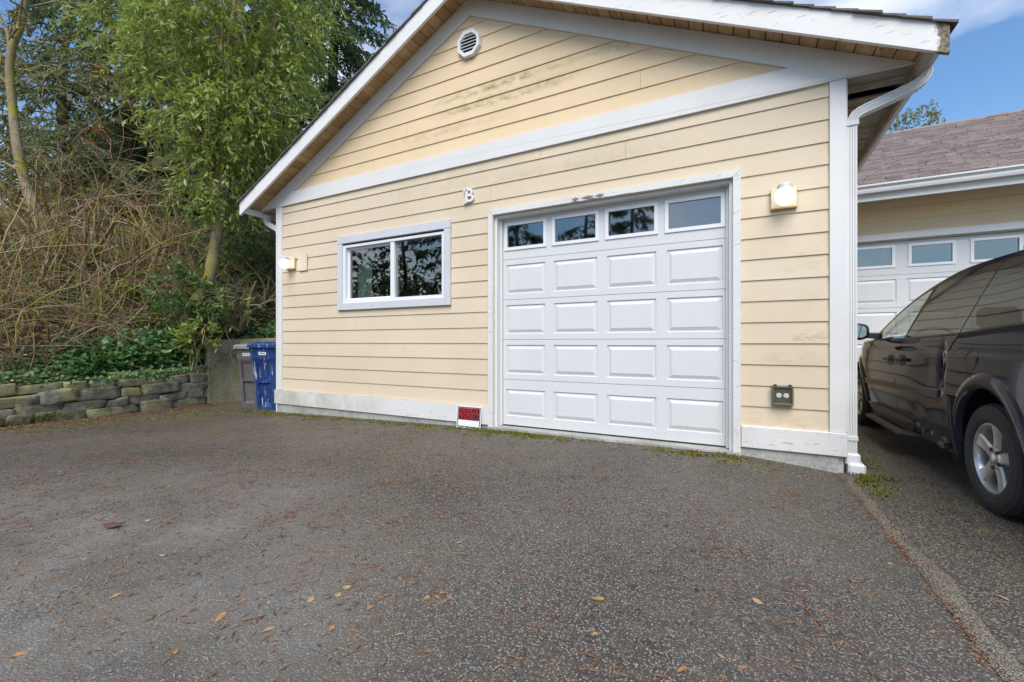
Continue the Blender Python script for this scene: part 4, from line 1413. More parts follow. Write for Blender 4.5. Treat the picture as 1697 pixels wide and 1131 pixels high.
for (s, z) in ((1.752, .852), (1.438, .862)):
    x = flank(s, z)
    hb = MB()
    hb.lathe([(-.004, .0), (-.004, .042), (-.001, .05), (.004, .05)], 'x', (0, 0, 0), 20)
    ho = hb.build('door_handle', MAT['black'], V, local=True, loc=(x - .001, s, z)); ho.scale = (1.1, 2.0, 1.1)
    MB().cham(-.036, -.014, -.075, .075, -.004, .024, .008).build('grip', MAT['black'], ho, local=True, loc=(0, 0, 0))
    ho.children[0].scale = (1, .62, 1.0)
fu = MB()
fc = (.195, .932)
ring = [(flank(fc[0] + .074 * math.cos(a), fc[1] + .074 * math.sin(a)) + .001, fc[0] + .074 * math.cos(a), fc[1] + .074 * math.sin(a)) for a in np.linspace(0, 2 * math.pi, 33)]
fu.tube(ring, .0035, 5)
fuo = fu.build('fuel_door', MAT['black'], V, local=True)
MB().cham(flank(*fc) - .006, flank(*fc) + .004, fc[0] - .085, fc[0] - .06, fc[1] - .02, fc[1] + .02, .004).build('latch', MAT['black'], fuo, local=True)
# lower step (running board) with its two lips
step = MB()
step.prism([(.06, 2.32, .35), (-.02, 2.27, .35), (-.02, 1.30, .35), (.06, 1.25, .35)], (0, 0, -.03))
step.build('running_board', MAT['cladding'], V, local=True)
MB().prism([(.06, 2.36, .215), (-.075, 2.25, .215), (-.075, 1.31, .215), (.06, 1.22, .215)], (0, 0, .028)).build('running_board', MAT['cladding'], V, local=True)
MB().hexa([(.06, 1.27, .243), (.03, 1.27, .243), (.03, 2.29, .243), (.06, 2.29, .243), (.055, 1.27, .313), (.045, 1.27, .313), (.045, 2.29, .313), (.055, 2.29, .313)]).build('step_recess', MAT['black'], V, local=True)
# lower flap ahead of the rear wheel
fp = []
for z in np.linspace(.215, .66, 10):
    w_ = .10 + .045 * (z - .2)
    fp.append([(flank(.42, z) + .03, .405 - .02 * (z > .5), z), (flank(.42, z) - .022, .40, z), (flank(.46, z) - .020, .40 + w_ * .75, z), (flank(.5, z) + .002, .40 + w_ + .01, z)])
MB().grid(fp).build('side_skirt', MAT['paint'], V, smooth=True, local=True)
sc_m = plain('scraped_metal', (.42, .41, .39), .55, .3, var=.4, scale=40)
for (s, z, a, b, rt_) in ((1.13, .335, .026, .016, .5), (1.06, .29, .006, .035, .3), (.87, .315, .014, .024, 1.1), (.655, .86, .012, .11, .1), (.64, .76, .016, .05, -.2), (.60, .66, .014, .03, 0)):
    pts = []
    for k in range(11):
        t = 2 * math.pi * k / 11
        r = 1 + .55 * mnoise.noise(Vector((math.cos(t) * 1.7 + s * 9, math.sin(t) * 1.7, z * 13)))
        ds, dz = a * r * math.cos(t), b * r * math.sin(t)
        ss, zz2 = s + ds * math.cos(rt_) - dz * math.sin(rt_), z + ds * math.sin(rt_) + dz * math.cos(rt_)
        pts.append((flank(ss, zz2) - .0035, ss, zz2))
    mb = MB().prism(pts, (.003, 0, 0))
    mb.build('scrape', sc_m, V, local=True)
for (s, z, l) in ((.66, .265, .10), (.60, .315, .09)):
    MB().cham(.0 + .01, .06, s - l / 2, s + l / 2, z - .022, z + .02, .01).build('jack_point_cover', MAT['cladding'], V, local=True)
# door mirror
mb = MB()
rows = []
for k, (y, kx, kz) in enumerate(((0.0, .86, .80), (.012, 1.0, 1.0), (.05, 1.02, 1.02), (.09, .92, .9), (.125, .65, .62), (.14, .3, .3))):
    r = []
    for q in range(20):
        a = 2 * math.pi * q / 20
        cx_, cz_ = math.copysign(abs(math.cos(a)) ** .6, math.cos(a)), math.copysign(abs(math.sin(a)) ** .65, math.sin(a))
        r.append((cx_ * .14 * kx, y, cz_ * .092 * kz))
    rows.append(r + [r[0]])
mb.grid(rows); mb.poly(rows[-1][:-1])
mi = mb.build('door_mirror', MAT['black'], V, smooth=True, local=True, loc=(-.175, 2.28, 1.135))
mg = NT('mirror_glass'); mg.set((.75, .77, .78), .04, 1.0)
MB().poly([(p[0] * .96, .006, p[2] * .96) for p in rows[0][:-1]]).build('mirror_glass', mg.m, mi, local=True)
MB().hexa([(.10, .02, -.07), (.25, .0, -.085), (.25, .10, -.085), (.10, .07, -.07), (.10, .02, -.015), (.25, .0, -.02), (.25, .10, -.02), (.10, .07, -.015)]).build('mirror_arm', MAT['black'], mi, local=True)

# wheels
def wheel_meshes():
    ty = MB()
    prof = [(.0, .213), (-.012, .218), (-.02, .235), (-.024, .268), (-.018, .300), (-.004, .322), (.012, .331)]
    x = .012
    for k in range(5):
        x2 = x + .028
        prof += [(x, .333), (x2, .3335), (x2 + .001, .325), (x2 + .008, .325), (x2 + .009, .333)]
        x = x2 + .009
    prof += [(.200, .331), (.214, .322), (.228, .30), (.232, .268), (.228, .235), (.215, .213)]
    ty.lathe([(a, r) for a, r in prof], 'x', (0, 0, 0), 56, True)
    # shoulder blocks
    for q in range(64):
        a = 2 * math.pi * q / 64
        for (x0, x1) in ((-.006, .022), (.19, .218)):
            ca, sa_ = math.cos(a), math.sin(a)
            def pt(x, r, da): return (x, r * math.cos(a + da), r * math.sin(a + da))
            ty.hexa([pt(x0, .312, -.03), pt(x1, .325, -.03), pt(x1, .325, .03), pt(x0, .312, .03), pt(x0, .324, -.03), pt(x1, .3365, -.03), pt(x1, .3365, .03), pt(x0, .324, .03)])
    rim = MB()
    rim.lathe([(.004, .216), (-.006, .214), (-.006, .205), (.004, .199), (.02, .194), (.07, .188), (.18, .188)], 'x', (0, 0, 0), 48)
    sp = MB()
    for q in range(5):
        a0 = math.radians(72 * q + 90)
        def pt(r, t, x):    # r radial, t tangential
            return (x, r * math.cos(a0) - t * math.sin(a0), r * math.sin(a0) + t * math.cos(a0))
        rows = []
        for (r, wd, x) in ((.02, .030, .016), (.06, .036, .012), (.10, .036, .014), (.15, .040, .010), (.198, .050, .002)):
            rows.append([pt(r, -wd, x + .05), pt(r, -wd, x + .010), pt(r, -wd * .72, x), pt(r, 0, x + .003), pt(r, wd * .72, x), pt(r, wd, x + .010), pt(r, wd, x + .05)])
        sp.grid(rows)
    hub = MB()
    hub.lathe([(.05, .07), (.014, .068), (.010, .060), (.012, .034), (.002, .032), (-.002, .026), (-.003, .0)], 'x', (0, 0, 0), 30)
    nut = MB()
    for q in range(5):
        a = math.radians(72 * q + 54)
        nut.lathe([(.03, .013), (.004, .012), (.002, .008), (.002, .0)], 'x', (0, .057 * math.cos(a), .057 * math.sin(a)), 8)
    disc = MB().lathe([(.085, .0), (.085, .15), (.095, .15), (.10, .19), (.10, .0)], 'x', (0, 0, 0), 32)
    return ty.mesh('tyre'), rim.mesh('rim'), sp.mesh('spokes'), hub.mesh('hub'), nut.mesh('lug_nuts'), disc.mesh('disc')
TY, RI, SPK, HUB, NUT, DSC = wheel_meshes()
for me in (TY, RI, SPK, HUB): 
    pass
for c in (0, WB):
    for mir in (False, True):
        x = .035 if not mir else VW - .035
        wlo = link('wheel', TY, MAT['tyre'], V, local=True, loc=(x, c, RT), rot=(random.uniform(0, 1.2) if c else .12, 0, math.pi if mir else 0))
        for nm, me, mt in (('rim', RI, MAT['alloy']), ('spokes', SPK, MAT['alloy']), ('hub', HUB, MAT['alloy']), ('lug_nuts', NUT, MAT['alloy_dark']), ('brake_disc', DSC, MAT['alloy_dark'])):
            link(nm, me, mt, wlo, local=True)
for nm in ('wheel', 'rim', 'spokes', 'hub'):
    for o in COL.objects:
        if o.name == nm: smooth_by_angle(o, 35)

# ------------------------------------------------------------------ vegetation
def at(u, v, k):
    """point k metres ahead along the view axis, given a direction as measured in the photograph"""
    t = (u - 848.5) / 722
    return Vector(((-.466 + .8846 * t) * k, (.8846 + .466 * t) * k, 1.05 + (568 - v) / 722 * k))

def unit(a): return a / np.maximum(np.linalg.norm(a, axis=1, keepdims=True), 1e-9)

def leaf_np(Pn, D, Nn, L, W, fold=.15):
    """leaf-shaped folded blades: 2 triangles each side of the midrib joined as 2 triangles"""
    n = len(Pn)
    D = unit(D); S = unit(np.cross(D, Nn)); Nn = np.cross(S, D)
    L = np.broadcast_to(np.asarray(L, float), (n,))[:, None]; W = np.broadcast_to(np.asarray(W, float), (n,))[:, None]
    V = np.empty((n, 4, 3))
    V[:, 0] = Pn
    V[:, 1] = Pn + D * L * .48 + S * W * .5 + Nn * W * fold
    V[:, 2] = Pn + D * L
    V[:, 3] = Pn + D * L * .48 - S * W * .5 + Nn * W * fold
    base = np.arange(n)[:, None] * 4
    F = np.concatenate([base + np.array([0, 1, 2]), base + np.array([0, 2, 3])])
    return V.reshape(-1, 3), F

class Leaves:
    def __init__(self): self.V, self.F, self.n = [], [], 0
    def add(self, *a, **k):
        V, F = leaf_np(*a, **k)
        self.V.append(V); self.F.append(F + self.n); self.n += len(V)
    def build(self, name, mat, parent=None):
        return link(name, np_mesh(name, np.concatenate(self.V), np.concatenate(self.F)), mat, parent)

def tubes_np(lines, k=5):
    """many tapered polylines -> one vertex / quad array. lines: [(pts (m,3), radii (m,))]"""
    VV, FF, n0 = [], [], 0
    for pts, rad in lines:
        pts = np.asarray(pts, float); m = len(pts)
        d = np.gradient(pts, axis=0); d = unit(d)
        ref = np.where(np.abs(d[:, 2:3]) > .9, np.array([[1., 0, 0]]), np.array([[0, 0, 1.]]))
        a = unit(np.cross(d, ref)); b = np.cross(d, a)
        th = np.linspace(0, 2 * np.pi, k, endpoint=False)
        ring = pts[:, None, :] + (a[:, None, :] * np.cos(th)[None, :, None] + b[:, None, :] * np.sin(th)[None, :, None]) * np.asarray(rad)[:, None, None]
        VV.append(ring.reshape(-1, 3))
        i = np.arange(m - 1)[:, None] * k + np.arange(k)[None, :]
        j = np.arange(m - 1)[:, None] * k + (np.arange(k)[None, :] + 1) % k
        FF.append(n0 + np.stack([i, j, j + k, i + k], -1).reshape(-1, 4))
        n0 += m * k
    return np.concatenate(VV), np.concatenate(FF)

def tubes(name, lines, mat, parent=None, k=5, smooth=True):
    V, F = tubes_np(lines, k)
    o = link(name, np_mesh(name, V, F), mat, parent, smooth=smooth)
    if parent is not None and len(lines) > 1: o['kind'] = 'stuff'      # twigs past counting
    return o

def spline(pts, n):
    """Catmull-Rom resample"""
    P_ = [np.asarray(p, float) for p in pts]
    P_ = [2 * P_[0] - P_[1]] + P_ + [2 * P_[-1] - P_[-2]]
    out = []
    for i in range(1, len(P_) - 2):
        for t in np.linspace(0, 1, n, endpoint=False):
            p0, p1, p2, p3 = P_[i - 1:i + 3]
            out.append(.5 * ((2 * p1) + (-p0 + p2) * t + (2 * p0 - 5 * p1 + 4 * p2 - p3) * t * t + (-p0 + 3 * p1 - 3 * p2 + p3) * t ** 3))
    out.append(P_[-2])
    return np.array(out)

def wander(rs, p, d, length, n, grav=-.1, jit=.25):
    """a crooked, slightly drooping line"""
    p = np.asarray(p, float); d = np.asarray(d, float); d = d / np.linalg.norm(d)
    out = [p.copy()]
    st_ = length / n
    for i in range(n):
        d = d + rs.normal(0, jit, 3) / math.sqrt(n) + np.array([0, 0, grav / n])
        d /= np.linalg.norm(d)
        p = p + d * st_
        out.append(p.copy())
    return np.array(out)

def branching(rs, line, rad, depth, ratio=.6, count=(3, 5), grav=-.1, spread=.9, k=7):
    """side branches growing out of a line"""
    res = []
    if depth == 0: return res
    for q in range(rs.randint(*count)):
        i = rs.randint(len(line) // 4, len(line) - 1)
        d0 = line[min(i + 1, len(line) - 1)] - line[i - 1]
        ln = np.linalg.norm(np.diff(line, axis=0), axis=1).sum()
        d = d0 / np.linalg.norm(d0) + rs.normal(0, spread, 3) * np.array([1, 1, .7])
        sub = wander(rs, line[i], d, ln * ratio * rs.uniform(.5, 1.1), k, grav, .5)
        r = np.linspace(rad[i] * .65, max(.002, rad[i] * .15), len(sub))
        res.append((sub, r))
        res += branching(rs, sub, r, depth - 1, ratio, count, grav, spread, max(4, k - 1))
    return res

def ell_points(rs, n, c, r, shell=.35):
    d = unit(rs.normal(0, 1, (n, 3)))
    q = (shell + (1 - shell) * rs.uniform(0, 1, (n, 1))) ** .6
    return np.asarray(c)[None] + d * q * np.asarray(r)[None], d

def sprays(rs, L, pos, out, per, leaf, droop=.6, tl=.4, w=.3):
    """twigs with alternating leaves; returns twig lines"""
    lines = []
    n = len(pos)
    dirs = unit(out * .9 + rs.normal(0, .5, (n, 3)) + np.array([0, 0, -droop]))
    ln = tl * rs.uniform(.6, 1.3, n)
    for j in range(per):
        f = (j + .5) / per
        sag = np.array([0, 0, -1.0]) * (f * f * .35)
        base = pos + dirs * (ln * f)[:, None] + sag * ln[:, None]
        side = unit(np.cross(dirs, rs.normal(0, 1, (n, 3))))
        D = unit(dirs * .75 + side * .8 + np.array([0, 0, -.35]) * rs.uniform(0, 1.4, (n, 1)))
        Nn = unit(rs.normal(0, .6, (n, 3)) + np.array([0, -.25, 1.0]))
        l = leaf * rs.uniform(.65, 1.25, n)
        L.add(base, D, Nn, l, l * w * rs.uniform(.85, 1.2, n), fold=.2)
    for i in range(n):
        f = np.linspace(0, 1, 4)[:, None]
        lines.append((pos[i] + dirs[i] * ln[i] * f + np.array([0, 0, -1]) * (f * f * .35 * ln[i]), np.array([.006, .005, .004, .002])))
    return lines

# --- evergreen tree with the leaning trunk
rs = np.random.RandomState(3)
b0 = at(292, 578, 8.3)
T1 = empty('laurel_tree', tuple(b0), 'bright green laurel tree with leaning bare trunk beside the garage roof', 'tree')
trunk = spline([at(283, 592, 8.25), at(300, 552, 8.3), at(322, 508, 8.35), at(345, 468, 8.4), at(354, 420, 8.45), at(366, 352, 8.5), at(364, 290, 8.55), at(380, 200, 8.7), at(392, 90, 8.8), at(400, -60, 8.9)], 6)
rad = np.linspace(.14, .045, len(trunk)) * (1 + .12 * rs.normal(0, 1, len(trunk)) * .5)
rad[:5] *= np.linspace(1.35, 1, 5)
tubes('trunk', [(trunk, rad)], MAT['bark'], T1, 12)
lobes = [(395, 40, 8.8, (1.35, 1.35, 1.25), 170), (300, 70, 8.6, (1.1, 1.2, 1.0), 120), (255, 30, 8.7, (.8, 1.0, .9), 60), (435, 150, 8.8, (.9, 1.0, .95), 110), (375, 190, 8.5, (.95, .9, .85), 110), (440, 225, 8.7, (.6, .8, .55), 45),
         (350, 275, 8.4, (.50, .6, .6), 42), (315, 180, 8.4, (.75, .7, .7), 55), (330, -90, 8.9, (1.5, 1.5, 1.3), 120), (475, -70, 9.3, (1.1, 1.3, 1.2), 90), (480, 40, 9.2, (.75, .9, .9), 70), (372, 330, 8.5, (.34, .4, .34), 20), (330, 310, 8.3, (.35, .4, .3), 16), (215, 60, 8.9, (.6, .8, .7), 36)]
lv = Leaves(); tw = []; limbs = []
for (u, v, k, r, n) in lobes:
    c = np.array(at(u, v, k))
    p_, d_ = ell_points(rs, int(n * 1.45), c, r, .25)
    tw += sprays(rs, lv, p_, d_, 15, .145, .8, .5, .29)
    i = min(len(trunk) - 1, max(len(trunk) // 2, int(len(trunk) * .62)))
    j = rs.randint(len(trunk) // 2, len(trunk) - 2)
    for q in range(2):
        e_ = c + rs.normal(0, .35, 3) * np.array(r)
        ln = spline([trunk[j], (trunk[j] + e_) / 2 + rs.normal(0, .15, 3), e_], 6)
        rr_ = np.linspace(.04, .012, len(ln))
        limbs.append((ln, rr_))
        limbs += branching(rs, ln, rr_, 1, .5, (3, 5))
lv.build('crown', MAT['leaf_bright'], T1)
tubes('branches', limbs, MAT['bark'], T1, 6)
tubes('twigs', tw, MAT['bark_moss'], T1, 3)

# --- dark laurel shrubs
def laurel_shrub(blobs, label, mat, leaf=.12, per=12, seed=0, stem_base=None):
    rs = np.random.RandomState(seed)
    c0 = at(*blobs[0][:3])
    gz_ = hill_z(c0.x, c0.y) - .05
    R_ = empty('laurel_shrub', (c0.x, c0.y, gz_), label, 'shrub')
    L = Leaves(); tw = []
    for (u, v, k, r, n) in blobs:
        c = np.array(at(u, v, k))
        p_, d_ = ell_points(rs, n, c, r, .2)
        tw += sprays(rs, L, p_, d_ + np.array([0, 0, .45]), per, leaf, .1, .26, .34)
        for q in range(3):
            e_ = c + rs.normal(0, .3, 3) * np.array(r)
            s_ = np.array([c0.x, c0.y, gz_]) + rs.normal(0, .08, 3) * np.array([1, 1, .2])
            ln = spline([s_, (s_ + e_) / 2 + rs.normal(0, .08, 3), e_], 5)
            tw.append((ln, np.linspace(.018, .006, len(ln))))
    L.build('foliage', mat, R_)
    tubes('stems', tw, MAT['bark'], R_, 4)
laurel_shrub([(300, 480, 8.15, (.42, .4, .42), 60), (285, 515, 8.1, (.35, .3, .25), 30), (345, 500, 8.1, (.3, .3, .3), 32), (372, 508, 8.4, (.3, .3, .22), 22)], 'dark glossy laurel shrub wrapped round the leaning trunk', MAT['leaf_laurel'], .125, 12, 21)
laurel_shrub([(325, 560, 7.95, (.26, .26, .24), 34)], 'small bright laurel sprout at the foot of the leaning trunk', MAT['leaf_bright'], .12, 11, 22)
laurel_shrub([(425, 380, 10.2, (.9, .9, .75), 130), (395, 440, 9.9, (.6, .6, .5), 60), (455, 430, 10.4, (.55, .7, .8), 80), (440, 310, 10.6, (.8, .9, .7), 90)], 'tall dark laurel bush between the leaning tree and the garage', MAT['leaf_laurel'], .12, 12, 23)
laurel_shrub([(150, 470, 11.5, (.9, .8, .7), 60), (40, 520, 10.5, (.7, .7, .5), 45), (215, 420, 11.5, (.8, .8, .6), 60)], 'low laurel undergrowth behind the bare canes on the bank', MAT['leaf_laurel'], .12, 11, 24)

# --- bare tree on the far left
rs = np.random.RandomState(8)
bp = [at(82, 600, 8.6), at(92, 520, 8.7), at(86, 440, 8.8), at(66, 370, 8.8), at(44, 310, 8.9), at(30, 250, 8.9), at(21, 180, 9), at(17, 95, 9), at(38, 30, 9), at(44, -60, 9), at(60, -160, 9.1)]
T2 = empty('bare_tree', tuple(at(82, 600, 8.6)), 'slender leafless tree with a crooked trunk at the far left', 'tree')
ln = spline(bp, 5)
rr_ = np.linspace(.125, .04, len(ln))
tubes('trunk', [(ln, rr_)], MAT['bark'], T2, 9)
fork = spline([at(17, 97, 9), at(14, 60, 9), at(3, 35, 9), at(-20, -20, 9)], 5)
br = [(fork, np.linspace(.045, .02, len(fork)))]
br += branching(rs, ln, rr_ * .6, 3, .42, (7, 11), .05, .9)
br += branching(rs, fork, br[0][1], 2, .8, (3, 6), .05, .9)
tubes('branches', br, MAT['bark'], T2, 4)
p_ = np.array([l[0][-1] for l in br[1:]])
L = Leaves()
n = len(p_)
L.add(p_, rs.normal(0, 1, (n, 3)), rs.normal(0, 1, (n, 3)) + np.array([0, 0, 1]), .03, .018)
L.build('buds', MAT['twig_leaf'], T2)

# --- mossy multi-stemmed shrubs
def bare_shrub(base, n, h, lean, label, seed, mat, red=0):
    rs = np.random.RandomState(seed)
    R_ = empty('bare_shrub', tuple(base), label, 'shrub', 'leafless shrubs on the bank')
    lines = []
    for q in range(n):
        d = np.array([lean[0] + rs.normal(0, .45), lean[1] + rs.normal(0, .45), 1.0])
        l = wander(rs, np.array(base) + rs.normal(0, .12, 3) * np.array([1, 1, .1]), d, h * rs.uniform(.65, 1.2), 12, rs.uniform(-.9, .1), .45)
        r0_ = rs.uniform(.024, .068)
        r = np.linspace(r0_, r0_ * .2, len(l))
        lines.append((l, r))
        lines += branching(rs, l, r, 2, .5, (4, 7), -.2, .8)
    tubes('stems', [x for x in lines if x[1][0] > .014], mat, R_, 7)
    tubes('twigs', [x for x in lines if x[1][0] <= .014], MAT['cane_red'] if red else MAT['cane'], R_, 3)
    return R_
for (u, v, k, n, h, lean, lab, sd_, mt) in (
        (95, 600, 8.4, 7, 2.6, (.05, .1), 'clump of mossy leafless stems left of centre on the bank', 31, 'bark_moss'),
        (118, 592, 8.3, 4, 2.0, (.5, .5), 'mossy leafless stems leaning right at the foot of the bank', 37, 'bark_moss'), (55, 600, 9.2, 5, 3.2, (.1, .0), 'upright leafless shrub behind the crooked bare tree', 38, 'bark'), (265, 560, 9.4, 5, 3.0, (-.2, .0), 'upright leafless shrub behind the ivy and leaning trunk', 39, 'bark_moss'),
        (20, 610, 8.0, 6, 2.2, (-.1, -.2), 'mossy leafless shrub at the left edge of the picture', 32, 'bark_moss'),
        (170, 585, 8.6, 7, 2.9, (.1, .3), 'tangled leafless shrub with arching stems above the ivy', 33, 'bark'),
        (225, 575, 8.8, 5, 2.6, (.2, .2), 'leafless shrub just left of the leaning trunk', 34, 'bark_moss'),
        (425, 540, 9.8, 9, 1.7, (.0, .0), 'dark tangled leafless shrub behind the concrete wall', 35, 'bark'), (392, 545, 9.0, 7, 1.3, (.1, -.1), 'low leafless shrub between the leaning trunk and concrete wall', 36, 'bark')):
    c = at(u, v, k)
    bare_shrub((c.x, c.y, hill_z(c.x, c.y) - .04), n, h, lean, lab, sd_, MAT[mt], sd_ % 2)

# --- bramble canes: nobody could count them
rs = np.random.RandomState(15)
for (nm, mt, cnt, lab) in (('bramble_canes', 'cane', 400, 'dense tangle of tan leafless bramble canes covering the bank'), ('bramble_canes', 'cane_red', 170, 'thin reddish bare canes mixed through the bank thicket')):
    lines = []
    for q in range(cnt):
        y = rs.uniform(1.0, 5.4); x = (-9.4 if y > 2.9 else -9.05) - abs(rs.normal(0, 1.25))
        p = np.array([x, y, hill_z(x, y) - .03])
        d = np.array([rs.normal(.15, .55), rs.normal(0, .6), rs.uniform(.35, 1.3)])
        thick = rs.uniform() < .22
        if thick: p[0] -= .25; p[2] = hill_z(p[0], p[1]) - .05; d = np.array([rs.normal(-.15, .3), rs.normal(0, .45), 1.3])
        l = wander(rs, p, d, rs.uniform(.9, 3.0), 11, rs.uniform(-.6, .1) if thick else rs.uniform(-1.9, .15), .55)
        l[:, 0] = np.minimum(l[:, 0], np.array([wall_face_x(b) for b in l[:, 1]]) - .16 - rs.uniform(0, .2))
        r0_ = rs.uniform(.014, .026) if thick else rs.uniform(.004, .012)
        lines.append((l, np.linspace(r0_, r0_ * .35, len(l))))
        if rs.uniform() < .55: lines += branching(rs, l, lines[-1][1], 1, .4, (2, 5), -.3, .9, 5)
    o = tubes(nm, lines, MAT[mt], None, 4)
    tag(o, lab, 'brambles', kind='stuff')
# high thin vines in front of the conifers
lines = []
for q in range(240):
    c = np.array(at(rs.uniform(-40, 330), rs.uniform(60, 430), rs.uniform(9.3, 11.5)))
    l = wander(rs, c, rs.normal(0, 1, 3) + np.array([0, 0, .2]), rs.uniform(.8, 2.6), 10, rs.uniform(-1.4, .6), .7)
    r0_ = rs.uniform(.005, .013)
    lines.append((l, np.linspace(r0_, r0_ * .3, len(l))))
    lines += branching(rs, l, lines[-1][1], 1, .5, (2, 5), -.2, .9, 5)
o = tubes('hanging_vines', lines, MAT['cane'], None, 3)
tag(o, 'fine bare vines hanging through the upper thicket', 'vines', kind='stuff')
L = Leaves()
for (u, v, k, r, n) in ((165, 118, 9.4, .22, 42), (178, 120, 9.4, .12, 20), (160, 70, 9.4, .08, 8), (165, 215, 9.3, .22, 26), (205, 140, 9.4, .3, 18), (150, 235, 9.3, .1, 10), (140, 330, 9, .4, 16), (60, 620, 8.2, .5, 30)):
    p_, d_ = ell_points(rs, n, np.array(at(u, v, k)), (r, r, r * .6), 0)
    L.add(p_, rs.normal(0, 1, (n, 3)), rs.normal(0, 1, (n, 3)), .085, .05)
o = L.build('withered_leaves', MAT['leaf_rust'])
tag(o, 'withered orange leaves caught in the bare thicket', 'leaves', kind='stuff')

# --- dead leaves lying on the bank
L = Leaves()
n = 5200
y = rs.uniform(.8, 6.5, n); x = np.array([wall_face_x(min(b, 4.8)) for b in y]) - .1 - np.abs(rs.normal(0, 1.3, n))
z = np.array([hill_z(a, b) for a, b in zip(x, y)]) + rs.uniform(.01, .12, n)
L.add(np.stack([x, y, z], 1), rs.normal(0, 1, (n, 3)) * np.array([1, 1, .4]), rs.normal(0, .6, (n, 3)) + np.array([.4, -.2, .8]), rs.uniform(.035, .085, n), rs.uniform(.02, .045, n))
o = L.build('dead_leaves', m_leaf('dead_bank_leaves', [(.16, .085, .04), (.28, .17, .09), (.46, .36, .25), (.12, .07, .04), (.60, .53, .42)], .7, .1))
tag(o, 'brown and pale dead leaves carpeting the bank under the canes', 'leaves', kind='stuff')

# --- ivy over the bank edge and behind the concrete wall
L = Leaves()
def ivy(n, fx, spread_z, size=.055):
    x, y = fx(n)
    z = np.array([hill_z(a, b) for a, b in zip(x, y)]) + np.abs(rs.normal(0, spread_z, n))
    p = np.stack([x, y, z], 1)
    D = rs.normal(0, 1, (n, 3)) * np.array([1, 1, .4]) + np.array([.5, -.3, -.25])
    Nn = rs.normal(0, .5, (n, 3)) + np.array([.5, -.4, .9])
    l = size * rs.uniform(.7, 1.5, n)
    L.add(p, D, Nn, l, l * .95, fold=.12)
def reg(n):
    y = np.concatenate([rs.normal(3.75, .42, n // 2), rs.uniform(2.7, 4.75, n - n // 2)])
    x = np.array([wall_face_x(b) for b in y]) - .12 - np.abs(rs.normal(0, .28, n))
    return x, y
ivy(4200, reg, .19, .072)
def reg2(n):
    return rs.uniform(-8.9, -6.75, n), 5.62 + np.abs(rs.normal(0, 1.1, n))
ivy(3200, reg2, .09, .055)
def reg4(n):
    return rs.uniform(-9.9, -8.75, n), rs.uniform(4.75, 6.6, n)
ivy(1500, reg4, .10, .06)
def reg3(n):
    y = rs.uniform(1.2, 3.2, n); return np.array([wall_face_x(b) for b in y]) - .1 - np.abs(rs.normal(0, .35, n)), y
ivy(1700, reg3, .12, .05)
# trails hanging over the stones
n = 260
y = rs.normal(3.7, .45, n); dz = np.abs(rs.normal(0, .07, n))
x = np.array([wall_face_x(b) for b in y]) + .03 + rs.uniform(0, .04, n)
p = np.stack([x, y, np.array([lerp_pts(b, [(1.9, .46), (4.7, .64)]) for b in y]) - dz + .03], 1)
L.add(p, rs.normal(0, .5, (n, 3)) + np.array([.3, -.2, -1]), rs.normal(0, .4, (n, 3)) + np.array([1, -.3, .4]), .055 * rs.uniform(.7, 1.3, n), .05)
o = L.build('ivy', MAT['leaf_ivy'])
tag(o, 'dark green ivy spilling over the top of the stone wall', 'ivy', kind='stuff')

# --- conifers
def conifer(base, H, R0, label, mat, seed, dens=1.0, lo=.02, droop=.5, group='conifers behind the bank', blade=.16, name='conifer_tree'):
    rs = np.random.RandomState(seed)
    T = empty(name, tuple(base), label, 'tree', group)
    b = np.asarray(base, float)
    tr = np.stack([b + np.array([.1 * math.sin(q * .8 + seed), .1 * math.cos(q * .9), H * q / 10]) for q in range(11)])
    tubes('trunk', [(tr, np.linspace(.028 * H * .6, .02, 11))], MAT['bark_dark'], T, 8)
    L = Leaves(); lines = []
    nb = int(H * 9 * dens)
    for q in range(nb):
        f = lo + (1 - lo) * (q + rs.uniform()) / nb
        ln = R0 * (1 - f) ** .75 * rs.uniform(.65, 1.15) + .25
        a = rs.uniform(0, 2 * math.pi)
        o_ = np.array([math.cos(a), math.sin(a), 0])
        p0 = b + np.array([0, 0, H * f])
        m = 7
        t_ = np.linspace(0, 1, m)[:, None]
        up = .25 if f > .6 else .1
        line = p0 + o_ * t_ * ln + np.array([0, 0, 1]) * (up * t_ - droop * t_ ** 2) * ln * .8
        lines.append((line, np.linspace(.028, .006, m)))
        k = max(5, int(ln * 15 * dens))
        tt = rs.uniform(.15, 1.0, k)
        idx = (tt * (m - 1))
        pos = np.stack([np.interp(idx, np.arange(m), line[:, c]) for c in range(3)], 1)
        side = np.array([-o_[1], o_[0], 0])
        sg = rs.choice([-1, 1], k)[:, None]
        dr = unit(o_ * rs.uniform(.3, .9, (k, 1)) + side * sg * rs.uniform(.3, 1.0, (k, 1)) + np.array([0, 0, -1]) * rs.uniform(.1, .9, (k, 1)) * droop * 1.6)
        sl = rs.uniform(.25, .6, k) * (.55 + .45 * (1 - tt)) * min(1.3, .5 + ln / 2.5)
        for j in range(8):
            g = (j + .6) / 8
            bp_ = pos + dr * (sl * g)[:, None] + np.array([0, 0, -.12]) * (sl * g * g)[:, None]
            D = unit(dr * .9 + rs.normal(0, .45, (k, 3)) + np.array([0, 0, -.3]))
            L.add(bp_, D, rs.normal(0, .6, (k, 3)) + np.array([0, 0, 1]), blade * rs.uniform(.7, 1.3, k), blade * .36 * rs.uniform(.8, 1.3, k), fold=.25)
    L.build('crown', mat, T)
    tubes('branches', lines, MAT['bark_dark'], T, 4)
    return T
def conifer_at(u, k, *a, **kw):
    c = at(u, 568, k)
    return conifer((c.x, c.y, hill_z(c.x, c.y) - .2 if c.x < -6.6 else -.3), *a, **kw)
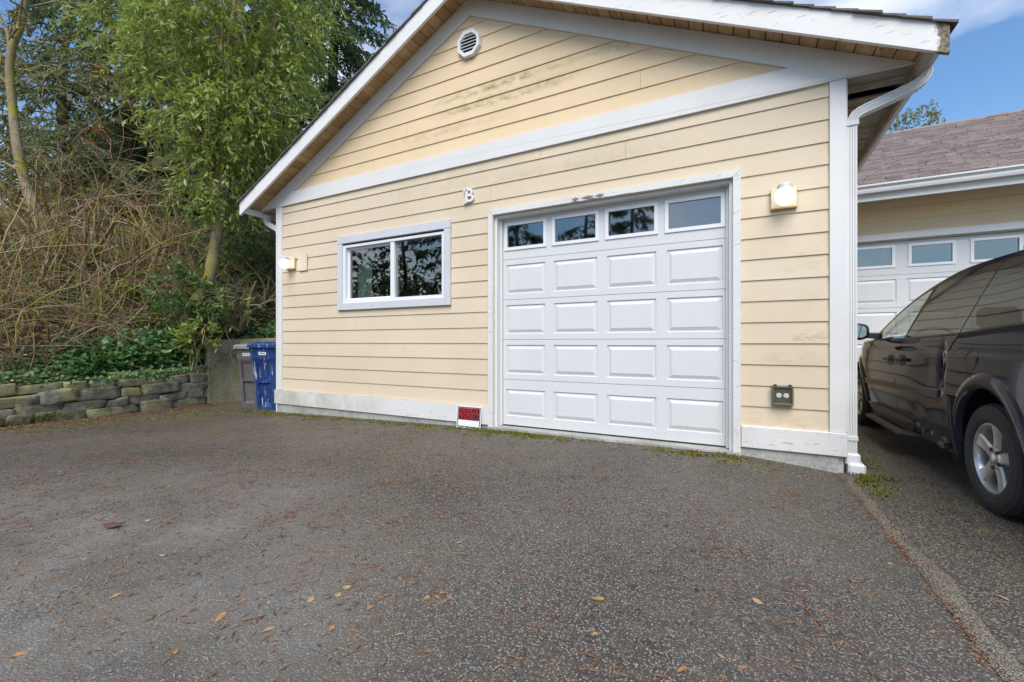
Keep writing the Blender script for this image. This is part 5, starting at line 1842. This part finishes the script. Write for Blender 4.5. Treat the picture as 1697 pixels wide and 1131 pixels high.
conifer_at(555, 14.5, 14, 2.9, 'dark green fir rising behind the garage roof', MAT['conifer'], 41, 1.25)
conifer_at(455, 15.5, 15, 3.0, 'dark fir directly behind the bright laurel tree', MAT['conifer'], 42, 1.25)
conifer_at(330, 15.0, 14, 3.0, 'dark conifer behind the left half of the laurel tree', MAT['conifer'], 43, 1.2)
conifer_at(215, 14.0, 13, 2.6, 'grey-green cedar above the bare thicket', MAT['cedar'], 44, 1.15, droop=.7)
conifer_at(110, 15.0, 12, 2.5, 'thin grey-green cedar near the left edge', MAT['cedar'], 45, .95, droop=.8)
conifer_at(20, 19.0, 9, 2.6, 'short cedar at the left edge behind the crooked bare tree', MAT['cedar'], 46, .8, droop=.8)
conifer_at(265, 20.0, 16, 3.6, 'far conifer filling the gap behind the thicket', MAT['conifer'], 47, .9)

# trees on the other side of the drive, seen only in the window glass
for i, (x, y, H, R0, lab) in enumerate(((-20.5, -9.0, 10, 3.4, 'dark conifer mirrored at the left edge of the sliding window'), (-16.6, -9.6, 10.5, 3.4, 'dark conifer mirrored in the left pane of the sliding window'),
                                        (-13.0, -9.0, 10.5, 3.4, 'dark conifer mirrored in the right pane of the sliding window'), (-9.3, -9.2, 10.5, 3.3, 'dark conifer mirrored in the leftmost pane of the garage door'),
                                        (-6.2, -9.8, 10.5, 3.1, 'dark conifer mirrored in the second pane of the garage door'), (-4.6, -11.5, 11, 2.9, 'dark conifer mirrored in the third pane of the garage door'))):
    conifer((x, y, -.3), H, R0, lab, MAT['conifer'], 60 + i, .5, .02, .5, 'conifers across the drive', .27)

def wood(label, pts, n, leaf, seed, name='distant_wood'):
    """a mass of foliage too far off to tell the trees apart: pts = (x, y, z0, z1, half depth)"""
    rs = np.random.RandomState(seed)
    L = Leaves()
    for (x, y, z0, z1, r) in pts:
        h = (z1 - z0) / 2
        p_, d_ = ell_points(rs, n, (x, y, (z0 + z1) / 2), (r, r, h), .3)
        for q in range(3):
            D = unit(d_ * .5 + rs.normal(0, .6, (n, 3)) + np.array([0, 0, -.5]))
            L.add(p_ + rs.normal(0, .12, (n, 3)), D, rs.normal(0, .7, (n, 3)) + np.array([0, 0, 1]), leaf * rs.uniform(.6, 1.3, n), leaf * .42, fold=.2)
    o = L.build(name, MAT['conifer'])
    tag(o, label, 'wood', kind='stuff')
rs = np.random.RandomState(5)
pts = []
for q in range(26):
    u = -60 + 720 * q / 25
    c = at(u, 568, rs.uniform(21, 26))
    z0 = 1.0
    pts.append((c.x, c.y, z0, z0 + (rs.uniform(9, 13) if u > 110 else rs.uniform(5.5, 7.5)), rs.uniform(1.9, 2.7)))
wood('dark evergreen wood filling the gaps behind the bank trees', pts, 900, .5, 51)
pts = [(-24 + 2.2 * q, -15 + rs.uniform(-1, 1), -.5, rs.uniform(6, 8), 2.2) for q in range(9)]
wood('dark wood across the drive, mirrored in the window glass', pts, 330, .5, 52)

# broad-leaved undergrowth on the upper bank
L = Leaves(); rs = np.random.RandomState(19)
for q in range(96):
    y = rs.uniform(.5, 7.5); x = -9.9 - rs.uniform(0, 4.5)
    if q > 83: x, y = rs.uniform(-9.6, -7.2), rs.uniform(6.6, 8.6)
    p_, d_ = ell_points(rs, 34, (x, y, hill_z(x, y) + .25), (.55, .55, .5), .1)
    sprays(rs, L, p_, d_ + np.array([0, 0, .5]), 8, .11, .1, .25, .36)
o = L.build('undergrowth', MAT['leaf_laurel'])
tag(o, 'leafy green undergrowth on the upper bank behind the canes', 'undergrowth', kind='stuff')

# small tree whose top shows above the neighbouring roof
rs = np.random.RandomState(77)
c = at(1512, 568, 12.2)
T3 = empty('young_tree', (c.x, 18.4, -.3), 'yellow-green treetop just showing above the neighbouring roof', 'tree')
sc_ = 18.4 / c.y
top = np.array([c.x * sc_, 18.4, 1.05 + (568 - 212) / 722 * 12.2 * sc_])
T3.location = (top[0], 18.4, -.3)
ln = np.array([[top[0], 18.4, -.3], [top[0] + .05, 18.4, 4], [top[0], 18.4, top[2]]])
tubes('trunk', [(ln, np.array([.14, .09, .03]))], MAT['bark'], T3, 7)
L = Leaves()
tw = []
for (dx, dz, r, n) in ((0, -.1, .55, 40), (.55, -.75, .75, 50), (-.6, -.75, .8, 55), (0, -1.6, 1.3, 90), (.25, .3, .22, 12), (-.45, .0, .22, 12), (.5, .05, .18, 8)):
    p_, d_ = ell_points(rs, n, top + np.array([dx, 0, dz]), (r, r, r * .8), .1)
    tw += sprays(rs, L, p_, d_ + np.array([0, 0, .8]), 12, .10, -.2, .4, .42)
L.build('crown', MAT['twig_leaf'], T3)
tubes('twigs', tw, MAT['bark'], T3, 3)

# ------------------------------------------------------------------ litter and moss on the ground
rs = np.random.RandomState(91)
def gz_arr(x, y): return np.array([ground_z(a, b) for a, b in zip(x, y)])
def m_litter(name, cols):
    t = NT(name)
    t.set(t.ramp(t.islrand(), [(i / (len(cols) - 1), q) for i, q in enumerate(cols)]), .85, spec=.2)
    return t.m
MAT['needle'] = m_litter('fallen_needles', [(.12, .055, .03), (.24, .11, .055), (.36, .22, .13), (.17, .08, .04), (.06, .04, .03)])
MAT['moss'] = m_litter('ground_moss', [(.075, .09, .014), (.13, .14, .02), (.20, .20, .035), (.085, .095, .02)])
L = Leaves()
def needles(n, x, y, l, w):
    z = gz_arr(x, y) + rs.uniform(.002, .007, n)
    a = rs.uniform(0, 2 * math.pi, n) if True else 0
    D = np.stack([np.cos(a), np.sin(a), rs.normal(0, .03, n)], 1)
    L.add(np.stack([x, y, z], 1), D, np.tile([0, 0, 1.0], (n, 1)) + rs.normal(0, .1, (n, 3)), l, w, fold=.1)
n = 14000
x = -8.5 + 9.1 * rs.beta(.9, 1.35, n); y = rs.uniform(.6, 4.4, n)
needles(n, x, y, rs.uniform(.012, .05, n), rs.uniform(.003, .009, n))
for q in range(190):       # fallen sprays of needles
    cx_, cy_ = -8.3 + 8.7 * rs.beta(1.1, 1.1), rs.uniform(.9, 4.3)
    m = rs.randint(14, 46); s_ = rs.uniform(.03, .15); a = rs.uniform(0, 3.14)
    t_ = rs.normal(0, 1, m) * s_ * 1.5; w_ = rs.normal(0, 1, m) * s_ * .35
    needles(m, cx_ + t_ * math.cos(a) - w_ * math.sin(a), cy_ + t_ * math.sin(a) + w_ * math.cos(a), rs.uniform(.02, .075, m), rs.uniform(.0025, .006, m))
n = 1300                  # debris in the seam
y = rs.uniform(.3, 4.4, n); x = np.array([seam_x(b) for b in y]) + rs.normal(0, .012, n) + .02 * np.sin(y * 9)
k_ = np.array([mnoise.noise(Vector((0, b * 4, 7))) > -.12 for b in y]); x, y = x[k_], y[k_]; n = len(x)
needles(n, x, y, rs.uniform(.008, .03, n), rs.uniform(.003, .008, n))
n = 2200                  # heap at the foot of the stone wall
y = rs.uniform(1.6, 4.7, n); x = np.array([wall_face_x(b) for b in y]) + .06 + np.abs(rs.normal(0, .16, n))
needles(n, x, y, rs.uniform(.02, .07, n), rs.uniform(.008, .03, n))
n = 260
x = rs.uniform(-.5, .1, n); y = rs.normal(4.36, .05, n)
needles(n, x, y, rs.uniform(.01, .04, n), rs.uniform(.004, .012, n))
o = L.build('needle_litter', MAT['needle'])
tag(o, 'brown conifer needles and leaf crumbs scattered over the asphalt', 'litter', kind='stuff')

L = Leaves()
def moss(n, cx, cy, sx, sy, thr=0.0, size=.016):
    x = cx + rs.normal(0, sx, n); y = cy + rs.normal(0, sy, n)
    keep = np.array([mnoise.noise(Vector((a * 5, b * 7, 2))) + .5 * mnoise.noise(Vector((a * 17, b * 17, 2))) > thr for a, b in zip(x, y)])
    keep &= (y < 4.47) | (x > .95) | (x < -6.7)
    x, y = x[keep], y[keep]; n = len(x)
    z = gz_arr(x, y) - .001
    D = rs.normal(0, .7, (n, 3)) + np.array([0, 0, 1.0]); D[:, 2] = np.abs(D[:, 2]) * .6 + .1
    L.add(np.stack([x, y, z], 1), D, rs.normal(0, 1, (n, 3)), rs.uniform(.6, 1.3, n) * size, rs.uniform(.6, 1.3, n) * size * .8, fold=.2)
for a in ((5200, -4.6, 4.33, 1.2, .07), (3000, -6.3, 4.30, .8, .10), (4200, -2.25, 4.36, .38, .06, -.25), (3000, -2.6, 4.22, .7, .07, .05), (1800, -.35, 4.33, .24, .05), (700, -.1, 4.2, .3, .1, .1),
          (3600, -8.0, 2.5, .35, .6, .0), (2600, -7.9, 3.9, .5, .4, .0), (1300, .98, 4.62, .10, .35, .05), (500, 1.0, 4.25, .12, .08, 0), (1400, .86, 4.9, .05, .5, -.1), (1500, -5.6, 4.1, 1.2, .16, .12),
          (500, 1.15, 3.7, .25, .3, .15), (500, .82, 4.1, .06, .15, 0)):
    moss(*a)
# moss cushions on the stones
for (y_, z_, n) in ((2.35, .0, 500), (1.98, -.05, 320), (2.9, .35, 90)):
    yy = y_ + rs.normal(0, .11, n); zz_ = z_ + rs.normal(0, .032, n)
    xx = np.array([wall_face_x(b) for b in yy]) + .035 + rs.normal(0, .012, n)
    L.add(np.stack([xx, yy, zz_], 1), rs.normal(0, .6, (n, 3)) + np.array([1, -.2, .6]), rs.normal(0, 1, (n, 3)), .022, .016, fold=.2)
o = L.build('moss', MAT['moss'])
tag(o, 'yellow-green moss along the wall base and drive edges', 'moss', kind='stuff')

# single fallen leaves
MAT['fallen'] = None
t = NT('fallen_leaf_brown')
t.set(t.mix(.4, t.ramp(t.objrand(), [(0, (.40, .22, .10)), (.3, (.26, .13, .06)), (.6, (.50, .34, .19)), (.8, (.36, .27, .16)), (1, (.18, .10, .06))]), t.ramp(t.noise(40, 3), [(.35, (.14, .07, .03)), (.7, (.50, .32, .17))])), .8, spec=.2)
MAT['fallen'] = t.m
def fallen_mesh(kind):
    mb = MB()
    pts = []
    n = 14
    for k in range(n):
        a = 2 * math.pi * k / n
        r = 1.0
        if kind == 1: r = 1 + .13 * math.cos(5 * a + .4) + .06 * math.cos(2 * a)
        if kind == 2: r = 1 + .12 * math.cos(3 * a)
        x, y = r * math.cos(a), r * math.sin(a) * (.42 if kind != 1 else .75)
        pts.append((x * .5, y * .5, .05 + .05 * math.sin(a * 2 + kind) + .09 * abs(y)))
    c = len(mb.v)
    mb.v += pts + [(0, 0, .012)]
    for k in range(n): mb.f.append((k, (k + 1) % n, n))
    mb.v += [(.48, 0, .05), (.82, .06, .05), (.82, .10, .06), (.48, .03, .06)]
    mb.f.append((n + 1, n + 2, n + 3, n + 4))
    return mb.mesh('fallen_leaf', fix=False)
FM = [fallen_mesh(k) for k in range(3)]
def ground_at(u, v):
    t_ = (u - 848.5) / 722; dz = (568 - v) / 722
    k = -1.05 / dz
    return ((-.466 + .8846 * t_) * k, (.8846 + .466 * t_) * k)
spots = [(30, 1090, .11), (300, 745, .05), (187, 803, .06), (185, 858, .05), (225, 820, .03), (325, 820, .05), (400, 793, .05), (485, 780, .05), (560, 725, .07), (490, 775, .04), (245, 865, .05), (430, 858, .05),
         (365, 852, .04), (480, 868, .05), (690, 868, .06), (555, 966, .05), (575, 980, .06), (400, 1003, .06), (365, 990, .05), (515, 1000, .06), (445, 1005, .04), (445, 1050, .06), (550, 1048, .05), (585, 1050, .04),
         (365, 1030, .09), (190, 993, .05), (240, 1015, .08), (290, 1085, .07), (100, 1035, .04), (725, 996, .06), (745, 995, .06), (707, 997, .05), (680, 922, .05), (612, 1012, .04), (560, 992, .06), (430, 845, .06),
         (990, 1000, .07), (1255, 1004, .06), (985, 1058, .05), (1080, 1070, .04), (1595, 898, .06), (1630, 905, .05), (1660, 985, .06), (1475, 928, .05), (1317, 934, .04), (1210, 930, .07), (897, 886, .04), (1285, 874, .03),
         (1205, 867, .05), (820, 848, .05), (790, 786, .05), (715, 760, .05), (860, 730, .04), (995, 787, .05), (1000, 880, .04), (1195, 1097, .06), (1230, 1115, .05), (1130, 1120, .06), (1325, 790, .05), (895, 800, .04),
         (640, 800, .05), (100, 780, .05), (60, 830, .05), (140, 930, .05), (20, 880, .05), (610, 870, .05), (760, 905, .05), (90, 960, .06), (270, 925, .05), (1340, 1090, .05), (1545, 1040, .05), (930, 960, .04), (1110, 835, .04)]
for i, (u, v, s_) in enumerate(spots):
    x, y = ground_at(u, v)
    o = link('fallen_leaf', FM[i % 3], MAT['fallen'], loc=(x, y, ground_z(x, y) + .001), rot=(rs.normal(0, .08), rs.normal(0, .08), rs.uniform(0, 6.28)))
    q = s_ * rs.uniform(.35, .8)
    o.scale = (q, q, q * .7)
    tag(o, 'small brown-orange fallen leaf lying flat on the paving', 'leaf', 'fallen leaves on the paving')
x, y = ground_at(187, 876)
mb = MB()
rows = []
for k, a in enumerate(np.linspace(-.05, .05, 9)):
    w_ = .022 * (1 - (a / .056) ** 2) + .003
    rows.append([(a, w_ * math.cos(t_), .012 + w_ * .6 * math.sin(t_) + .01 * (a / .05) ** 2) for t_ in np.linspace(-.4, 3.3, 8)])
mb.grid(rows)
o = mb.build('curled_leaf', plain('dark_curled_leaf', (.09, .04, .025), .7), loc=(x, y, ground_z(x, y)), rot=(0, 0, .5), smooth=True)
tag(o, 'dark curled dead leaf lying at left on the driveway', 'leaf')
